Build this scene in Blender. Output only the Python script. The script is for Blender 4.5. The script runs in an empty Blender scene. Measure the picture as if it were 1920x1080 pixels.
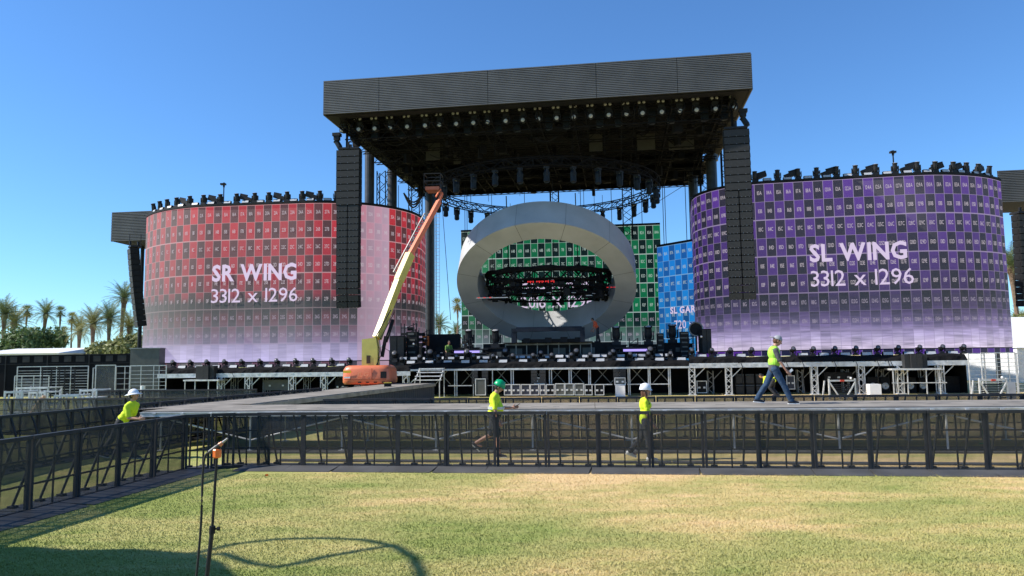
import bpy, bmesh, math, random
import numpy as np
from mathutils import Vector, Matrix
random.seed(7); RNG = np.random.default_rng(7)
PI = math.pi; R = math.radians
SC = bpy.context.scene; COL = SC.collection
# ------------------------------------------------------------------ camera
FPX, CAMH = 1400.0, 2.3
PITCH, ROLL = math.atan(132/1400.0), R(0.75)
cd = bpy.data.cameras.new('camera'); cam = bpy.data.objects.new('camera', cd); COL.objects.link(cam)
cd.sensor_width = 36.0; cd.lens = 36.0*FPX/1920.0; cd.clip_start = 0.1; cd.clip_end = 3000
_F = Vector((0, math.cos(PITCH), math.sin(PITCH))); _R0 = Vector((1, 0, 0)); _U0 = Vector((0, -math.sin(PITCH), math.cos(PITCH)))
_R = math.cos(ROLL)*_R0 - math.sin(ROLL)*_U0; _U = math.sin(ROLL)*_R0 + math.cos(ROLL)*_U0
cm = Matrix((( _R.x, _U.x, -_F.x, 0), (_R.y, _U.y, -_F.y, 0), (_R.z, _U.z, -_F.z, CAMH), (0, 0, 0, 1)))
cam.matrix_world = cm; SC.camera = cam
# ------------------------------------------------------------------ sky, sun, exposure
SUN_EL = R(41); SUN_DIR = Vector((-0.995, -0.06, 0)).normalized()
w = bpy.data.worlds.new('World'); SC.world = w; w.use_nodes = True
nt = w.node_tree; nt.nodes.clear()
sky = nt.nodes.new('ShaderNodeTexSky'); sky.sky_type = 'NISHITA'; sky.sun_disc = False
sky.sun_elevation = SUN_EL; sky.sun_rotation = math.atan2(SUN_DIR.x, SUN_DIR.y)
sky.altitude = 50; sky.air_density = 1.0; sky.dust_density = 0.0; sky.ozone_density = 3.0
bg = nt.nodes.new('ShaderNodeBackground'); bg.inputs['Strength'].default_value = 0.112
wo = nt.nodes.new('ShaderNodeOutputWorld')
tint = nt.nodes.new('ShaderNodeMix'); tint.data_type = 'RGBA'; tint.blend_type = 'MULTIPLY'; tint.inputs[0].default_value = 1; tint.inputs[7].default_value = (.49, .76, 1.02, 1)   # deep clear desert blue
nt.links.new(sky.outputs[0], tint.inputs[6]); nt.links.new(tint.outputs[2], bg.inputs[0]); nt.links.new(bg.outputs[0], wo.inputs[0])
sd = bpy.data.lights.new('sun', 'SUN'); sd.energy = 4.4; sd.angle = R(0.53); sd.color = (1.0, 0.94, 0.85)
sun = bpy.data.objects.new('sun', sd); COL.objects.link(sun)
sv = Vector((SUN_DIR.x*math.cos(SUN_EL), SUN_DIR.y*math.cos(SUN_EL), math.sin(SUN_EL)))
sun.rotation_euler = sv.to_track_quat('Z', 'Y').to_euler(); sun.location = (-40, 0, 60)
SC.view_settings.view_transform = 'Standard'; SC.view_settings.look = 'None'
SC.view_settings.exposure = 0.75; SC.view_settings.gamma = 1.0
try:
    SC.cycles.transparent_max_bounces = 24; SC.cycles.max_bounces = 6
except Exception: pass
# ------------------------------------------------------------------ measured positions -> metres
def ray(x, y): return _F*FPX + _R*(x-960) - _U*(y-540)
def gr(x, y, z=0.0):                      # where the ray meets the height z
    d = ray(x, y); t = (z-CAMH)/d.z; return Vector((d.x*t, d.y*t, z))
def dp(x, y, Y):                          # at the distance Y
    d = ray(x, y); t = Y/d.y; return Vector((d.x*t, Y, CAMH+d.z*t))
def proj(P):
    q = Vector(P)-Vector((0, 0, CAMH)); k = q.dot(_F); return 960+FPX*q.dot(_R)/k, 540-FPX*q.dot(_U)/k
_a = R(8); EU = Vector((math.cos(_a), -math.sin(_a), 0)); EV = Vector((math.sin(_a), math.cos(_a), 0)); SO = Vector((0, 45.6, 0))
STAGE_ROT = -_a
def on(x, y, v):                          # on the stage plane v metres behind its front edge -> (u, z)
    d = ray(x, y); C = Vector((0, 0, CAMH)); t = (SO+EV*v-C).dot(EV)/d.dot(EV); P = C+d*t
    return (P-SO).dot(EU), P.z
def S(u, v, z): return SO+EU*u+EV*v+Vector((0, 0, z))
# ------------------------------------------------------------------ materials
MATS = {}
def mat(name, col, rough=0.6, metal=0.0, var=0.15, scale=3.0, bump=0.0, emit=None, estr=1.0, alpha=1.0, spec=0.5):
    if name in MATS: return MATS[name]
    m = bpy.data.materials.new(name); m.use_nodes = True; n = m.node_tree; N = n.nodes; L = n.links
    b = N['Principled BSDF']; b.inputs['Roughness'].default_value = rough; b.inputs['Metallic'].default_value = metal
    b.inputs['Specular IOR Level'].default_value = spec
    c = (col[0], col[1], col[2], 1)
    if var > 0:
        tc = N.new('ShaderNodeTexCoord'); nz = N.new('ShaderNodeTexNoise'); nz.inputs['Scale'].default_value = scale
        nz.inputs['Detail'].default_value = 5; L.new(tc.outputs['Object'], nz.inputs['Vector'])
        mr = N.new('ShaderNodeMapRange'); mr.inputs['From Min'].default_value = 0.3; mr.inputs['From Max'].default_value = 0.7
        mr.inputs['To Min'].default_value = 1-var; mr.inputs['To Max'].default_value = 1+var; L.new(nz.outputs['Fac'], mr.inputs['Value'])
        mx = N.new('ShaderNodeVectorMath'); mx.operation = 'SCALE'; mx.inputs[0].default_value = col[:3]; L.new(mr.outputs[0], mx.inputs['Scale'])
        L.new(mx.outputs[0], b.inputs['Base Color'])
        if bump > 0:
            bp = N.new('ShaderNodeBump'); bp.inputs['Strength'].default_value = bump; bp.inputs['Distance'].default_value = 0.02
            L.new(nz.outputs['Fac'], bp.inputs['Height']); L.new(bp.outputs[0], b.inputs['Normal'])
    else: b.inputs['Base Color'].default_value = c
    if emit:
        b.inputs['Emission Color'].default_value = (*emit, 1); b.inputs['Emission Strength'].default_value = estr
    b.inputs['Alpha'].default_value = alpha
    MATS[name] = m; return m
black = mat('black_paint', (0.011, 0.0115, 0.013), 0.7, var=0.3, spec=.2)
blackm = mat('black_metal', (0.016, 0.017, 0.02), 0.55, 0.1, var=0.3, spec=.25)
frame_m = mat('barricade_paint', (0.026, 0.027, 0.03), 0.6, 0.0, var=0.35, scale=6, spec=.3)
cloth = mat('black_cloth', (0.009, 0.009, 0.01), 0.95, var=0.3, scale=2, bump=0.4, spec=.1)
alu = mat('aluminium', (0.56, 0.57, 0.58), 0.42, 0.35, var=0.25, scale=4)
galv = mat('galvanised_steel', (0.58, 0.58, 0.57), 0.5, 0.3, var=0.25, scale=5)
dalu = mat('dull_truss_metal', (0.26, 0.26, 0.26), 0.5, 0.5, var=0.35, scale=2)
dark_truss = mat('dark_truss_metal', (0.005, 0.005, 0.006), 0.85, 0.0, var=0.4, scale=2, spec=.2)
glass = mat('lens_glass', (0.55, 0.56, 0.58), 0.2, 0.4, var=0.2, scale=8)
lightgrey = mat('light_grey_panel', (0.42, 0.43, 0.45), 0.5, var=0.12)
case_grey = mat('grey_case', (0.085, 0.088, 0.08), 0.6, var=0.15)
case_navy = mat('navy_case', (0.02, 0.025, 0.045), 0.5, var=0.2)
white = mat('white_paint', (0.75, 0.75, 0.74), 0.5, var=0.06)
skin = mat('skin', (0.42, 0.22, 0.15), 0.55, var=0.08, scale=12)
skin2 = mat('tanned_skin', (0.33, 0.16, 0.1), 0.55, var=0.08, scale=12)
hiviz = mat('hi_vis_yellow_cloth', (0.60, 0.76, 0.02), 0.8, var=0.12, scale=9, bump=0.5)
hiviz2 = mat('hi_vis_vest_cloth', (0.36, 0.7, 0.06), 0.8, var=0.12, scale=9, bump=0.5)
reflect = mat('reflective_tape', (0.55, 0.58, 0.55), 0.4, 0.3, var=0.1)
denim = mat('blue_denim', (0.02, 0.05, 0.10), 0.85, var=0.35, scale=8, bump=0.6)
greytee = mat('grey_shirt_cloth', (0.07, 0.07, 0.075), 0.9, var=0.2, scale=8, bump=0.4)
darkcloth = mat('dark_trouser_cloth', (0.022, 0.024, 0.03), 0.9, var=0.3, scale=8, bump=0.4)
orange_cloth = mat('orange_shirt_cloth', (0.6, 0.09, 0.03), 0.85, var=0.15, scale=8)
green_hat = mat('green_plastic', (0.0, 0.32, 0.12), 0.3, var=0.05)
white_hat = mat('white_plastic', (0.75, 0.76, 0.78), 0.35, var=0.05)
cap_grey = mat('grey_cap_cloth', (0.28, 0.29, 0.31), 0.8, var=0.1)
hair_br = mat('brown_hair', (0.09, 0.035, 0.015), 0.7, var=0.3, scale=20)
hair_dk = mat('dark_hair', (0.012, 0.009, 0.007), 0.7, var=0.3, scale=20)
shoe_m = mat('dark_shoe', (0.015, 0.017, 0.025), 0.7, var=0.1)
sole_m = mat('white_sole', (0.7, 0.7, 0.68), 0.6, var=0.05)
lift_orange = mat('orange_machine_paint', (0.66, 0.17, 0.075), 0.4, var=0.12, scale=2)
lift_cream = mat('cream_machine_paint', (0.55, 0.47, 0.11), 0.4, var=0.12, scale=2)
orange_pl = mat('orange_plastic', (0.75, 0.15, 0.02), 0.4, var=0.1)
rubber = mat('black_rubber', (0.015, 0.015, 0.015), 0.8, var=0.2)
# ------------------------------------------------------------------ mesh builder
class MB:
    def __init__(s): s.v = []; s.f = []; s.m = []; s.k = 0
    def add(s, vs, fs):
        o = len(s.v); s.v += [tuple(v) for v in vs]; s.f += [tuple(i+o for i in f) for f in fs]; s.m += [s.k]*len(fs); return s
    def box(s, c, d, rz=0.0, M=None):
        x, y, z = d[0]/2, d[1]/2, d[2]/2
        P = [Vector(p) for p in ((-x,-y,-z),(x,-y,-z),(x,y,-z),(-x,y,-z),(-x,-y,z),(x,-y,z),(x,y,z),(-x,y,z))]
        if M is None: M = Matrix.Rotation(rz, 3, 'Z')
        return s.add([M@p+Vector(c) for p in P], [(0,3,2,1),(4,5,6,7),(0,1,5,4),(1,2,6,5),(2,3,7,6),(3,0,4,7)])
    def bar(s, p, q, w=0.05, h=None):      # rectangular bar from p to q
        p = Vector(p); q = Vector(q); d = q-p; L = d.length
        if L < 1e-6: return s
        M = d.to_track_quat('Z', 'Y').to_matrix(); h = w if h is None else h
        return s.box((p+q)/2, (w, h, L), M=M)
    def cyl(s, p, q, r, r2=None, n=10, cap=True):
        p = Vector(p); q = Vector(q); r2 = r if r2 is None else r2
        M = (q-p).to_track_quat('Z', 'Y').to_matrix(); vs = []; fs = []
        for i in range(n):
            t = 2*PI*i/n; c = Vector((math.cos(t), math.sin(t), 0)); vs.append(p+M@(c*r)); vs.append(q+M@(c*r2))
        for i in range(n):
            j = (i+1) % n; fs.append((2*i, 2*j, 2*j+1, 2*i+1))
        if cap: fs.append(tuple(2*i for i in range(n))[::-1]); fs.append(tuple(2*i+1 for i in range(n)))
        return s.add(vs, fs)
    def tube(s, pts, r, n=6):
        pts = [Vector(p) for p in pts]; vs = []; fs = []; k = len(pts)
        for i, p in enumerate(pts):
            d = (pts[min(i+1, k-1)]-pts[max(i-1, 0)]).normalized(); M = d.to_track_quat('Z', 'Y').to_matrix(); rr = r[i] if isinstance(r, (list, tuple)) else r
            for j in range(n): t = 2*PI*j/n; vs.append(p+M@(Vector((math.cos(t), math.sin(t), 0))*rr))
        for i in range(k-1):
            for j in range(n): jj = (j+1) % n; fs.append((i*n+j, i*n+jj, (i+1)*n+jj, (i+1)*n+j))
        fs.append(tuple(range(n))[::-1]); fs.append(tuple(range((k-1)*n, k*n)))
        return s.add(vs, fs)
    def ball(s, c, rad, n=12, m=8, M=None, zmin=-1.0):
        rad = Vector((rad,)*3) if isinstance(rad, (int, float)) else Vector(rad); vs = []; fs = []
        t1 = math.acos(max(-1, min(1, zmin)))
        for i in range(m+1):
            t = t1*i/m
            for j in range(n):
                a = 2*PI*j/n; p = Vector((rad.x*math.sin(t)*math.cos(a), rad.y*math.sin(t)*math.sin(a), rad.z*math.cos(t)))
                if M is not None: p = M@p
                vs.append(p+Vector(c))
        for i in range(m):
            for j in range(n):
                jj = (j+1) % n; fs.append((i*n+j, (i+1)*n+j, (i+1)*n+jj, i*n+jj))
        if zmin > -1: fs.append(tuple(range(m*n, (m+1)*n))[::-1])
        return s.add(vs, fs)
    def lathe(s, prof, c=(0,0,0), n=16):
        vs = []; fs = []; k = len(prof)
        for (r, z) in prof:
            for j in range(n): a = 2*PI*j/n; vs.append((c[0]+r*math.cos(a), c[1]+r*math.sin(a), c[2]+z))
        for i in range(k-1):
            for j in range(n): jj = (j+1) % n; fs.append((i*n+j, i*n+jj, (i+1)*n+jj, (i+1)*n+j))
        if prof[0][0] > 0.001: fs.append(tuple(range(n))[::-1])
        if prof[-1][0] > 0.001: fs.append(tuple(range((k-1)*n, k*n)))
        return s.add(vs, fs)
    def truss(s, p, q, w=0.4, r=0.03, step=0.5, up=(0,0,1), web=0.6, sides=(0,1,2,3)):
        p = Vector(p); q = Vector(q); d = (q-p); L = d.length; d.normalize(); up = Vector(up)
        x = d.cross(up)
        if x.length < 1e-3: x = d.cross(Vector((1, 0, 0)))
        x.normalize(); y = x.cross(d).normalized()
        cs = [(x*a+y*b)*w/2 for a, b in ((-1,-1),(1,-1),(1,1),(-1,1))]
        for c in cs: s.bar(p+c, q+c, r)
        n = max(1, round(L/step))
        for k in sides:
            a, b = cs[k], cs[(k+1) % 4]
            for i in range(n):
                t0 = p+d*L*i/n; t1 = p+d*L*(i+1)/n
                if i % 2: a2, b2 = b, a
                else: a2, b2 = a, b
                s.bar(t0+a2, t1+b2, r*web)
        return s
    def build(s, name, m, parent=None, loc=None, rz=0.0, smooth=False):
        me = bpy.data.meshes.new(name); me.from_pydata(s.v, [], s.f)
        ms = m if isinstance(m, (list, tuple)) else [m]
        for x in ms: me.materials.append(x)
        if len(ms) > 1: me.polygons.foreach_set('material_index', s.m)
        if smooth: me.polygons.foreach_set('use_smooth', [True]*len(me.polygons))
        me.update()
        o = bpy.data.objects.new(name, me); COL.objects.link(o)
        if parent: o.parent = parent
        if loc is not None: o.location = loc
        if rz: o.rotation_euler = (0, 0, rz)
        return o
def tag(o, label=None, cat=None, group=None, kind=None):
    if label: o['label'] = label
    if cat: o['category'] = cat
    if group: o['group'] = group
    if kind: o['kind'] = kind
    return o
def thing(name, label, cat, loc=(0,0,0), rz=0.0, group=None):
    o = bpy.data.objects.new(name, None); COL.objects.link(o); o.location = loc; o.rotation_euler = (0, 0, rz); o.empty_display_size = 0.1
    return tag(o, label, cat, group)
def copy_tree(o, parent=None):
    kids = list(o.children); c = o.copy(); COL.objects.link(c)
    if parent: c.parent = parent
    for k in kids: copy_tree(k, c)
    return c
ORD = ['first','second','third','fourth','fifth','sixth','seventh','eighth','ninth','tenth','eleventh','twelfth','thirteenth','fourteenth','fifteenth','sixteenth','seventeenth','eighteenth','nineteenth','twentieth']
def ordw(i):
    if i < 20: return ORD[i]
    return {2: 'twenty-', 3: 'thirty-'}[(i+1)//10]+ORD[(i+1) % 10-1] if (i+1) % 10 else {3: 'thirtieth', 4: 'fortieth'}[(i+1)//10]
class Rep:                                 # first call uses the prototype, later calls copy it
    def __init__(s, proto): s.p = proto; s.used = False
    def put(s, loc, rz=0.0, label=None, group=None, rot=None, scale=None):
        if s.used: o = copy_tree(s.p)
        else: o = s.p; s.used = True
        o.location = loc; o.rotation_euler = rot if rot else (0, 0, rz)
        if scale: o.scale = (scale,)*3
        if label: o['label'] = label
        if group: o['group'] = group
        return o
# ================================================================== LAWN AND GROUND
def lawn_material():
    m = bpy.data.materials.new('lawn_grass'); m.use_nodes = True; N = m.node_tree.nodes; L = m.node_tree.links
    b = N['Principled BSDF']; b.inputs['Roughness'].default_value = 0.95; b.inputs['Specular IOR Level'].default_value = 0.1
    g = N.new('ShaderNodeNewGeometry')
    def noise(sc, det=4, vec=None, dist=0.0):
        n = N.new('ShaderNodeTexNoise'); n.inputs['Scale'].default_value = sc; n.inputs['Detail'].default_value = det; n.inputs['Distortion'].default_value = dist
        L.new(vec or g.outputs['Position'], n.inputs['Vector']); return n.outputs['Fac']
    mp = N.new('ShaderNodeMapping'); mp.inputs['Scale'].default_value = (0.45, 1.0, 1.0); L.new(g.outputs['Position'], mp.inputs['Vector'])
    patch = noise(0.55, 6, mp.outputs[0], 0.6); mid = noise(2.6, 5, mp.outputs[0]); fine = noise(38, 3)
    sp = N.new('ShaderNodeSeparateXYZ'); L.new(g.outputs['Position'], sp.inputs[0])
    # green towards the left, drier towards the right and the trodden far side
    gx = N.new('ShaderNodeMapRange'); gx.inputs['From Min'].default_value = -7; gx.inputs['From Max'].default_value = 1; gx.inputs['To Min'].default_value = -0.18; gx.inputs['To Max'].default_value = 0.07; L.new(sp.outputs['X'], gx.inputs['Value'])
    gy = N.new('ShaderNodeMapRange'); gy.inputs['From Min'].default_value = 9; gy.inputs['From Max'].default_value = 15; gy.inputs['To Min'].default_value = -0.04; gy.inputs['To Max'].default_value = 0.10; L.new(sp.outputs['Y'], gy.inputs['Value'])
    def ma(op, a, c):
        k = N.new('ShaderNodeMath'); k.operation = op
        for i, x in enumerate((a, c)):
            if isinstance(x, (int, float)): k.inputs[i].default_value = x
            else: L.new(x, k.inputs[i])
        return k.outputs[0]
    t = ma('ADD', ma('ADD', patch, ma('MULTIPLY', ma('SUBTRACT', mid, 0.5), 0.42)), ma('ADD', gx.outputs[0], gy.outputs[0]))
    t = ma('ADD', t, ma('MULTIPLY', ma('SUBTRACT', fine, 0.5), 0.22))
    r = N.new('ShaderNodeValToRGB'); L.new(t, r.inputs[0]); e = r.color_ramp.elements
    e[0].position = 0.30; e[0].color = (0.25, 0.29, 0.08, 1); e[1].position = 0.78; e[1].color = (0.68, 0.49, 0.25, 1)
    for p, c in ((0.42, (0.34, 0.34, 0.115, 1)), (0.54, (0.42, 0.38, 0.14, 1)), (0.66, (0.56, 0.44, 0.19, 1))):
        k = r.color_ramp.elements.new(p); k.color = c
    L.new(r.outputs[0], b.inputs['Base Color'])
    bp = N.new('ShaderNodeBump'); bp.inputs['Strength'].default_value = 0.8; bp.inputs['Distance'].default_value = 0.03
    L.new(ma('ADD', fine, mid), bp.inputs['Height']); L.new(bp.outputs[0], b.inputs['Normal'])
    return m
lawn_m = lawn_material()
mb = MB(); mb.add([(-900, -60, 0), (900, -60, 0), (900, 1500, 0), (-900, 1500, 0)], [(0, 1, 2, 3)])
tag(mb.build('lawn', lawn_m), kind='structure')
# short blades on the near lawn, denser where they show large
def blades():
    n = 210000
    Y = 7.6 + (15.6-7.6)*RNG.random(n)**1.35; X = (RNG.random(n)*2-1)*(Y*0.72+0.3)
    keep = (X > -7.0-(0.0)) | (Y < 11.0)
    X, Y = X[keep], Y[keep]; n = len(X)
    h = 0.012+0.018*RNG.random(n); a = RNG.random(n)*2*np.pi; wd = 0.0035+0.003*RNG.random(n); lean = (RNG.random((n, 2))-0.5)*0.05
    P = np.zeros((n, 3, 3)); P[:, 0, 0] = X-np.cos(a)*wd; P[:, 0, 1] = Y-np.sin(a)*wd; P[:, 1, 0] = X+np.cos(a)*wd; P[:, 1, 1] = Y+np.sin(a)*wd
    P[:, 2, 0] = X+lean[:, 0]; P[:, 2, 1] = Y+lean[:, 1]; P[:, 2, 2] = h
    me = bpy.data.meshes.new('grass_blades'); me.vertices.add(3*n); me.vertices.foreach_set('co', P.reshape(-1))
    me.loops.add(3*n); me.loops.foreach_set('vertex_index', np.arange(3*n)); me.polygons.add(n)
    me.polygons.foreach_set('loop_start', np.arange(0, 3*n, 3)); me.update(calc_edges=True); me.materials.append(lawn_m)
    o = bpy.data.objects.new('grass_blades', me); COL.objects.link(o)
    tag(o, 'short dry green and tan grass blades of the near lawn', 'grass', kind='stuff')
blades()
mat_strip = mat('grey_ground_plate', (0.07, 0.07, 0.07), 0.55, 0.1, var=0.35, scale=1.2)
def strip(name, A, B, w0, w1, z=0.012, seams=1.06, z2=None):      # plates laid along A->B between offsets w0..w1 (towards the camera is positive)
    A = Vector(A); B = Vector(B); d = (B-A).normalized(); nrm = Vector((d.y, -d.x, 0)); L = (B-A).length; mb = MB()
    n = max(1, round(L/seams)); z2 = z if z2 is None else z2
    for i in range(n):
        s0 = L*i/n+0.008; s1 = L*(i+1)/n-0.008
        q = [A+d*s0+nrm*w0, A+d*s1+nrm*w0, A+d*s1+nrm*w1, A+d*s0+nrm*w1]; sk = random.uniform(-.05, .05)
        q[2] += d*sk; q[3] += d*sk
        zz = [z, z, z2, z2]
        top = [Vector((p.x, p.y, zz[k])) for k, p in enumerate(q)]; bot = [Vector((p.x, p.y, 0.002)) for p in q]
        mb.add(top+bot, [(3, 2, 1, 0), (4, 5, 6, 7), (0, 1, 5, 4), (1, 2, 6, 5), (2, 3, 7, 6), (3, 0, 4, 7)])
    return tag(mb.build(name, mat_strip), kind='structure')
BF0 = gr(480, 877); BF1 = gr(1855, 886.5)                          # the front line of barricades
bdir = (BF1-BF0).normalized(); BF9 = BF0+bdir*((BF1-BF0).length/14*17)
# the pit between barricades and stage is scuffed and dry: ground tracks
DA = gr(265, 771, 1.05); DB = gr(1740, 762, 1.05); ddir = (DB-DA); ddir.z = 0; ddir.normalize(); dn = Vector((-ddir.y, ddir.x, 0))   # dn points to the stage
LC = gr(345, 884); L0 = gr(19, 971); ldir = (L0-LC).normalized()
LC2 = gr(440, 877.5)
def flat(p): return Vector((p.x, p.y, 0))
strip('pavement_front', BF0-bdir*0.25, BF9, 0.02, 0.55, z=0.06, z2=0.01)
strip('pavement_side', LC-ldir*1.0, LC+ldir*9, -0.6, -0.0, z=0.05, z2=0.012) if False else strip('pavement_side', LC+ldir*9, LC-ldir*0.6, 0.02, 0.62, z=0.05, z2=0.012)
strip('path_under_runway', flat(DA)+ddir*2.2+dn*(-0.1), flat(DA)+ddir*26-dn*0.1, -0.9, 0.25, z=0.035, seams=2.4)
strip('path_pit', BF0+dn*1.1, BF9+dn*1.1, -0.14, 0.14, z=0.03, seams=3.0)
# ================================================================== BARRICADES
mesh_m = bpy.data.materials.new('perforated_metal'); mesh_m.use_nodes = True
def perforated(m, col, cover):
    N = m.node_tree.nodes; L = m.node_tree.links; b = N['Principled BSDF']; out = N['Material Output']
    b.inputs['Base Color'].default_value = (*col, 1); b.inputs['Roughness'].default_value = 0.5; b.inputs['Metallic'].default_value = 0.2
    tr = N.new('ShaderNodeBsdfTransparent'); mx = N.new('ShaderNodeMixShader')
    tc = N.new('ShaderNodeTexCoord'); vo = N.new('ShaderNodeTexNoise'); vo.inputs['Scale'].default_value = 4.5; vo.inputs['Detail'].default_value = 3; L.new(tc.outputs['Object'], vo.inputs['Vector'])
    mr = N.new('ShaderNodeMapRange'); mr.inputs['From Min'].default_value = 0.3; mr.inputs['From Max'].default_value = 0.7
    mr.inputs['To Min'].default_value = cover-0.05; mr.inputs['To Max'].default_value = cover+0.05; L.new(vo.outputs['Fac'], mr.inputs['Value'])
    L.new(mr.outputs[0], mx.inputs['Fac']); L.new(tr.outputs[0], mx.inputs[1]); L.new(b.outputs[0], mx.inputs[2]); L.new(mx.outputs[0], out.inputs['Surface'])
perforated(mesh_m, (0.045, 0.046, 0.044), 0.33)
mesh_d = bpy.data.materials.new('dense_perforated_metal'); mesh_d.use_nodes = True; perforated(mesh_d, (0.05, 0.052, 0.05), 0.6)
mesh_l = bpy.data.materials.new('steel_wire_mesh'); mesh_l.use_nodes = True; perforated(mesh_l, (0.35, 0.35, 0.34), 0.13)
BW, BH = 1.065, 1.19
def make_section(cat='crowd barricade', panel=True, pm=None, railm=None, w=BW, h=BH, name='barricade_section'):
    # local: x along, front face at y=0 facing -y, braces behind (+y)
    t = thing(name, 'proto', cat)
    f = MB()
    for x in (-w/2+0.03, w/2-0.03): f.box((x, 0.025, h/2), (0.05, 0.05, h-0.06))
    f.box((0, 0.02, h-0.03), (w-0.012, 0.09, 0.06)); f.box((0, 0.025, 0.035), (w-0.012, 0.06, 0.05))
    for z in (h*0.36, h*0.68): f.box((0, 0.035, z), (w-0.12, 0.025, 0.03))
    f.box((0, 0.045, h/2), (0.028, 0.02, h-0.1))
    f.build('frame', railm or frame_m, t)
    if panel:
        p = MB(); p.box((0, 0.004, h/2), (w-0.1, 0.003, h-0.1)); p.build('mesh_panel', pm or mesh_m, t)
    for x in (-w*0.27, w*0.27):
        b = MB(); b.tube([(x*.97, 0.06, h-0.07), (x, 0.12, h*0.85), (x*1.02, 0.38, h*0.3), (x*1.02, 0.5, 0.06)], [0.02, 0.024, 0.024, 0.022], 5)
        b.box((x*1.02, 0.5, 0.03), (0.13, 0.1, 0.05)); b.build('brace', frame_m, t)
    fp = MB(); fp.box((0, 0.32, 0.012), (w-0.03, 0.6, 0.012)); fp.build('foot_plate', mat_strip, t)
    return t
def run(rep, A, B, n, label, group, face=1):      # sections along A->B; face=+1: front looks to the right-hand side of A->B
    A = flat(A); B = flat(B); d = (B-A)/n; rz = math.atan2(d.y, d.x) + (0 if face > 0 else PI)
    for i in range(n):
        rep.put(A+d*(i+0.5)+Vector((random.uniform(-.008, .008), random.uniform(-.02, .02), 0)), rz+random.uniform(-.012, .012), label(i), group)
sec = Rep(make_section())
def frontlab(i): return 'black perforated barricade section, %s from the left in the front row facing the lawn' % ordw(i)
run(sec, BF0, BF9, 17, frontlab, 'barricades in the front row')
# corner: one meshed, two open sections
c0 = LC2
sec.put((flat(c0)+flat(BF0))/2, math.atan2((BF0-c0).y, (BF0-c0).x), 'short meshed barricade section where the front row meets the open corner', 'corner barricades', scale=0.99)
opn = Rep(make_section(panel=False, w=0.5, name='open_barricade_section'))
cc = (flat(LC)+flat(LC2))/2; cr = math.atan2((LC2-LC).y, (LC2-LC).x)
opn.put(flat(LC)*0.75+flat(LC2)*0.25, cr, 'narrow open barricade frame without mesh, left one at the corner', 'corner barricades')
opn.put(flat(LC)*0.25+flat(LC2)*0.75, cr, 'narrow open barricade frame without mesh, right one at the corner', 'corner barricades')
n = 9
perforated_side = bpy.data.materials.new('side_perforated_metal'); perforated_side.use_nodes = True; perforated(perforated_side, (0.045, 0.047, 0.047), 0.5)
side = Rep(make_section(pm=perforated_side, name='side_barricade_section'))
run(side, flat(LC)+ldir*n*BW, flat(LC), n, lambda i: 'black perforated barricade section, %s from the corner behind the microphone' % ordw(n-1-i), 'barricades in the left row beside the lawn')
# the diagonal row, seen from behind its braces
dark = Rep(make_section(pm=mesh_d, name='dark_barricade_section'))
q = [flat(gr(-130, 797, 1.17)), flat(gr(0, 781, 1.17)), flat(gr(245, 759, 1.17)), flat(gr(602, 727.5, 1.17))]
k = 0
for A, B in zip(q[:-1], q[1:]):
    n = max(1, round((B-A).length/1.07)); k0 = k
    run(dark, A, B, n, lambda i, k0=k0: 'dark barricade seen from its brace side, %s from the left beside the diagonal runway' % ordw(k0+i), 'barricades along the diagonal runway', face=-1); k += n
A = flat(gr(-30, 749, 1.17)); B = flat(gr(400, 746, 1.17)); n = round((B-A).length/1.07)
run(dark, A, B, n, lambda i: 'smoky mesh barricade, %s from the left in the near row behind the leaning worker' % ordw(i), 'barricades in the near left cross row')
A = flat(gr(183, 732.5, 1.17)); B = flat(gr(480, 730, 1.17)); n = round((B-A).length/1.07)
run(dark, A, B, n, lambda i: 'smoky mesh barricade, %s from the left in the far row behind the leaning worker' % ordw(i), 'barricades in the far left cross row')
# the row behind the cross runway
A = flat(DA)+dn*2.75+ddir*3.9; B = A+ddir*1.07*24
run(dark, B, A, 24, lambda i: 'dark barricade, %s from the right in the row just behind the cross runway' % ordw(i), 'barricades behind the cross runway', face=-1)
# ================================================================== RUNWAY
deck_m = mat('grey_deck_board', (0.235, 0.215, 0.185), 0.8, var=0.25, scale=1.3, bump=0.15, spec=.2)
DW = 2.44
rw = thing('cross_runway', 'long low grey runway deck on aluminium legs behind the front barricades', 'runway', flat(DA), math.atan2(ddir.y, ddir.x))
L = 26.0; b = MB(); nb = 11
for i in range(nb): x0 = L*i/nb; b.box((x0+L/nb/2, DW/2+0.02, 1.03), (L/nb-0.012, DW-0.04, 0.04))
b.build('deck_boards', deck_m, rw)
b = MB()
for i in range(44): x = 0.3+i*0.59+random.uniform(-.1, .1); b.box((x, random.uniform(.3, 2.1), 1.052), (random.uniform(.15, .7), random.uniform(.02, .1), .003), rz=random.uniform(-.4, .4))
b.build('scuff_marks', mat('dark_scuff', (.12, .115, .11), .9), rw)
b = MB(); b.box((L/2, -0.02, 0.965), (L, 0.05, 0.10)); b.box((L/2, -0.035, 1.012), (L, 0.08, 0.02)); b.box((L/2, -0.035, 0.915), (L, 0.08, 0.02))
for i in range(34): b.box((0.4+i*0.77, -0.08, 0.99), (0.09, 0.03, 0.035))
b.build('front_edge_beam', alu, rw)
b = MB(); b.box((L/2, DW+0.03, 0.94), (L, 0.05, 0.13)); b.build('rear_edge_beam', alu, rw)
for i in range(11):
    x = 0.5+i*2.44
    for y in (0.1, DW-0.1):
        b = MB(); b.cyl((x, y, 0.04), (x, y, 0.93), 0.026, n=6); b.box((x, y, 0.03), (0.16, 0.16, 0.02)); b.build('leg', galv, rw)
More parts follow.
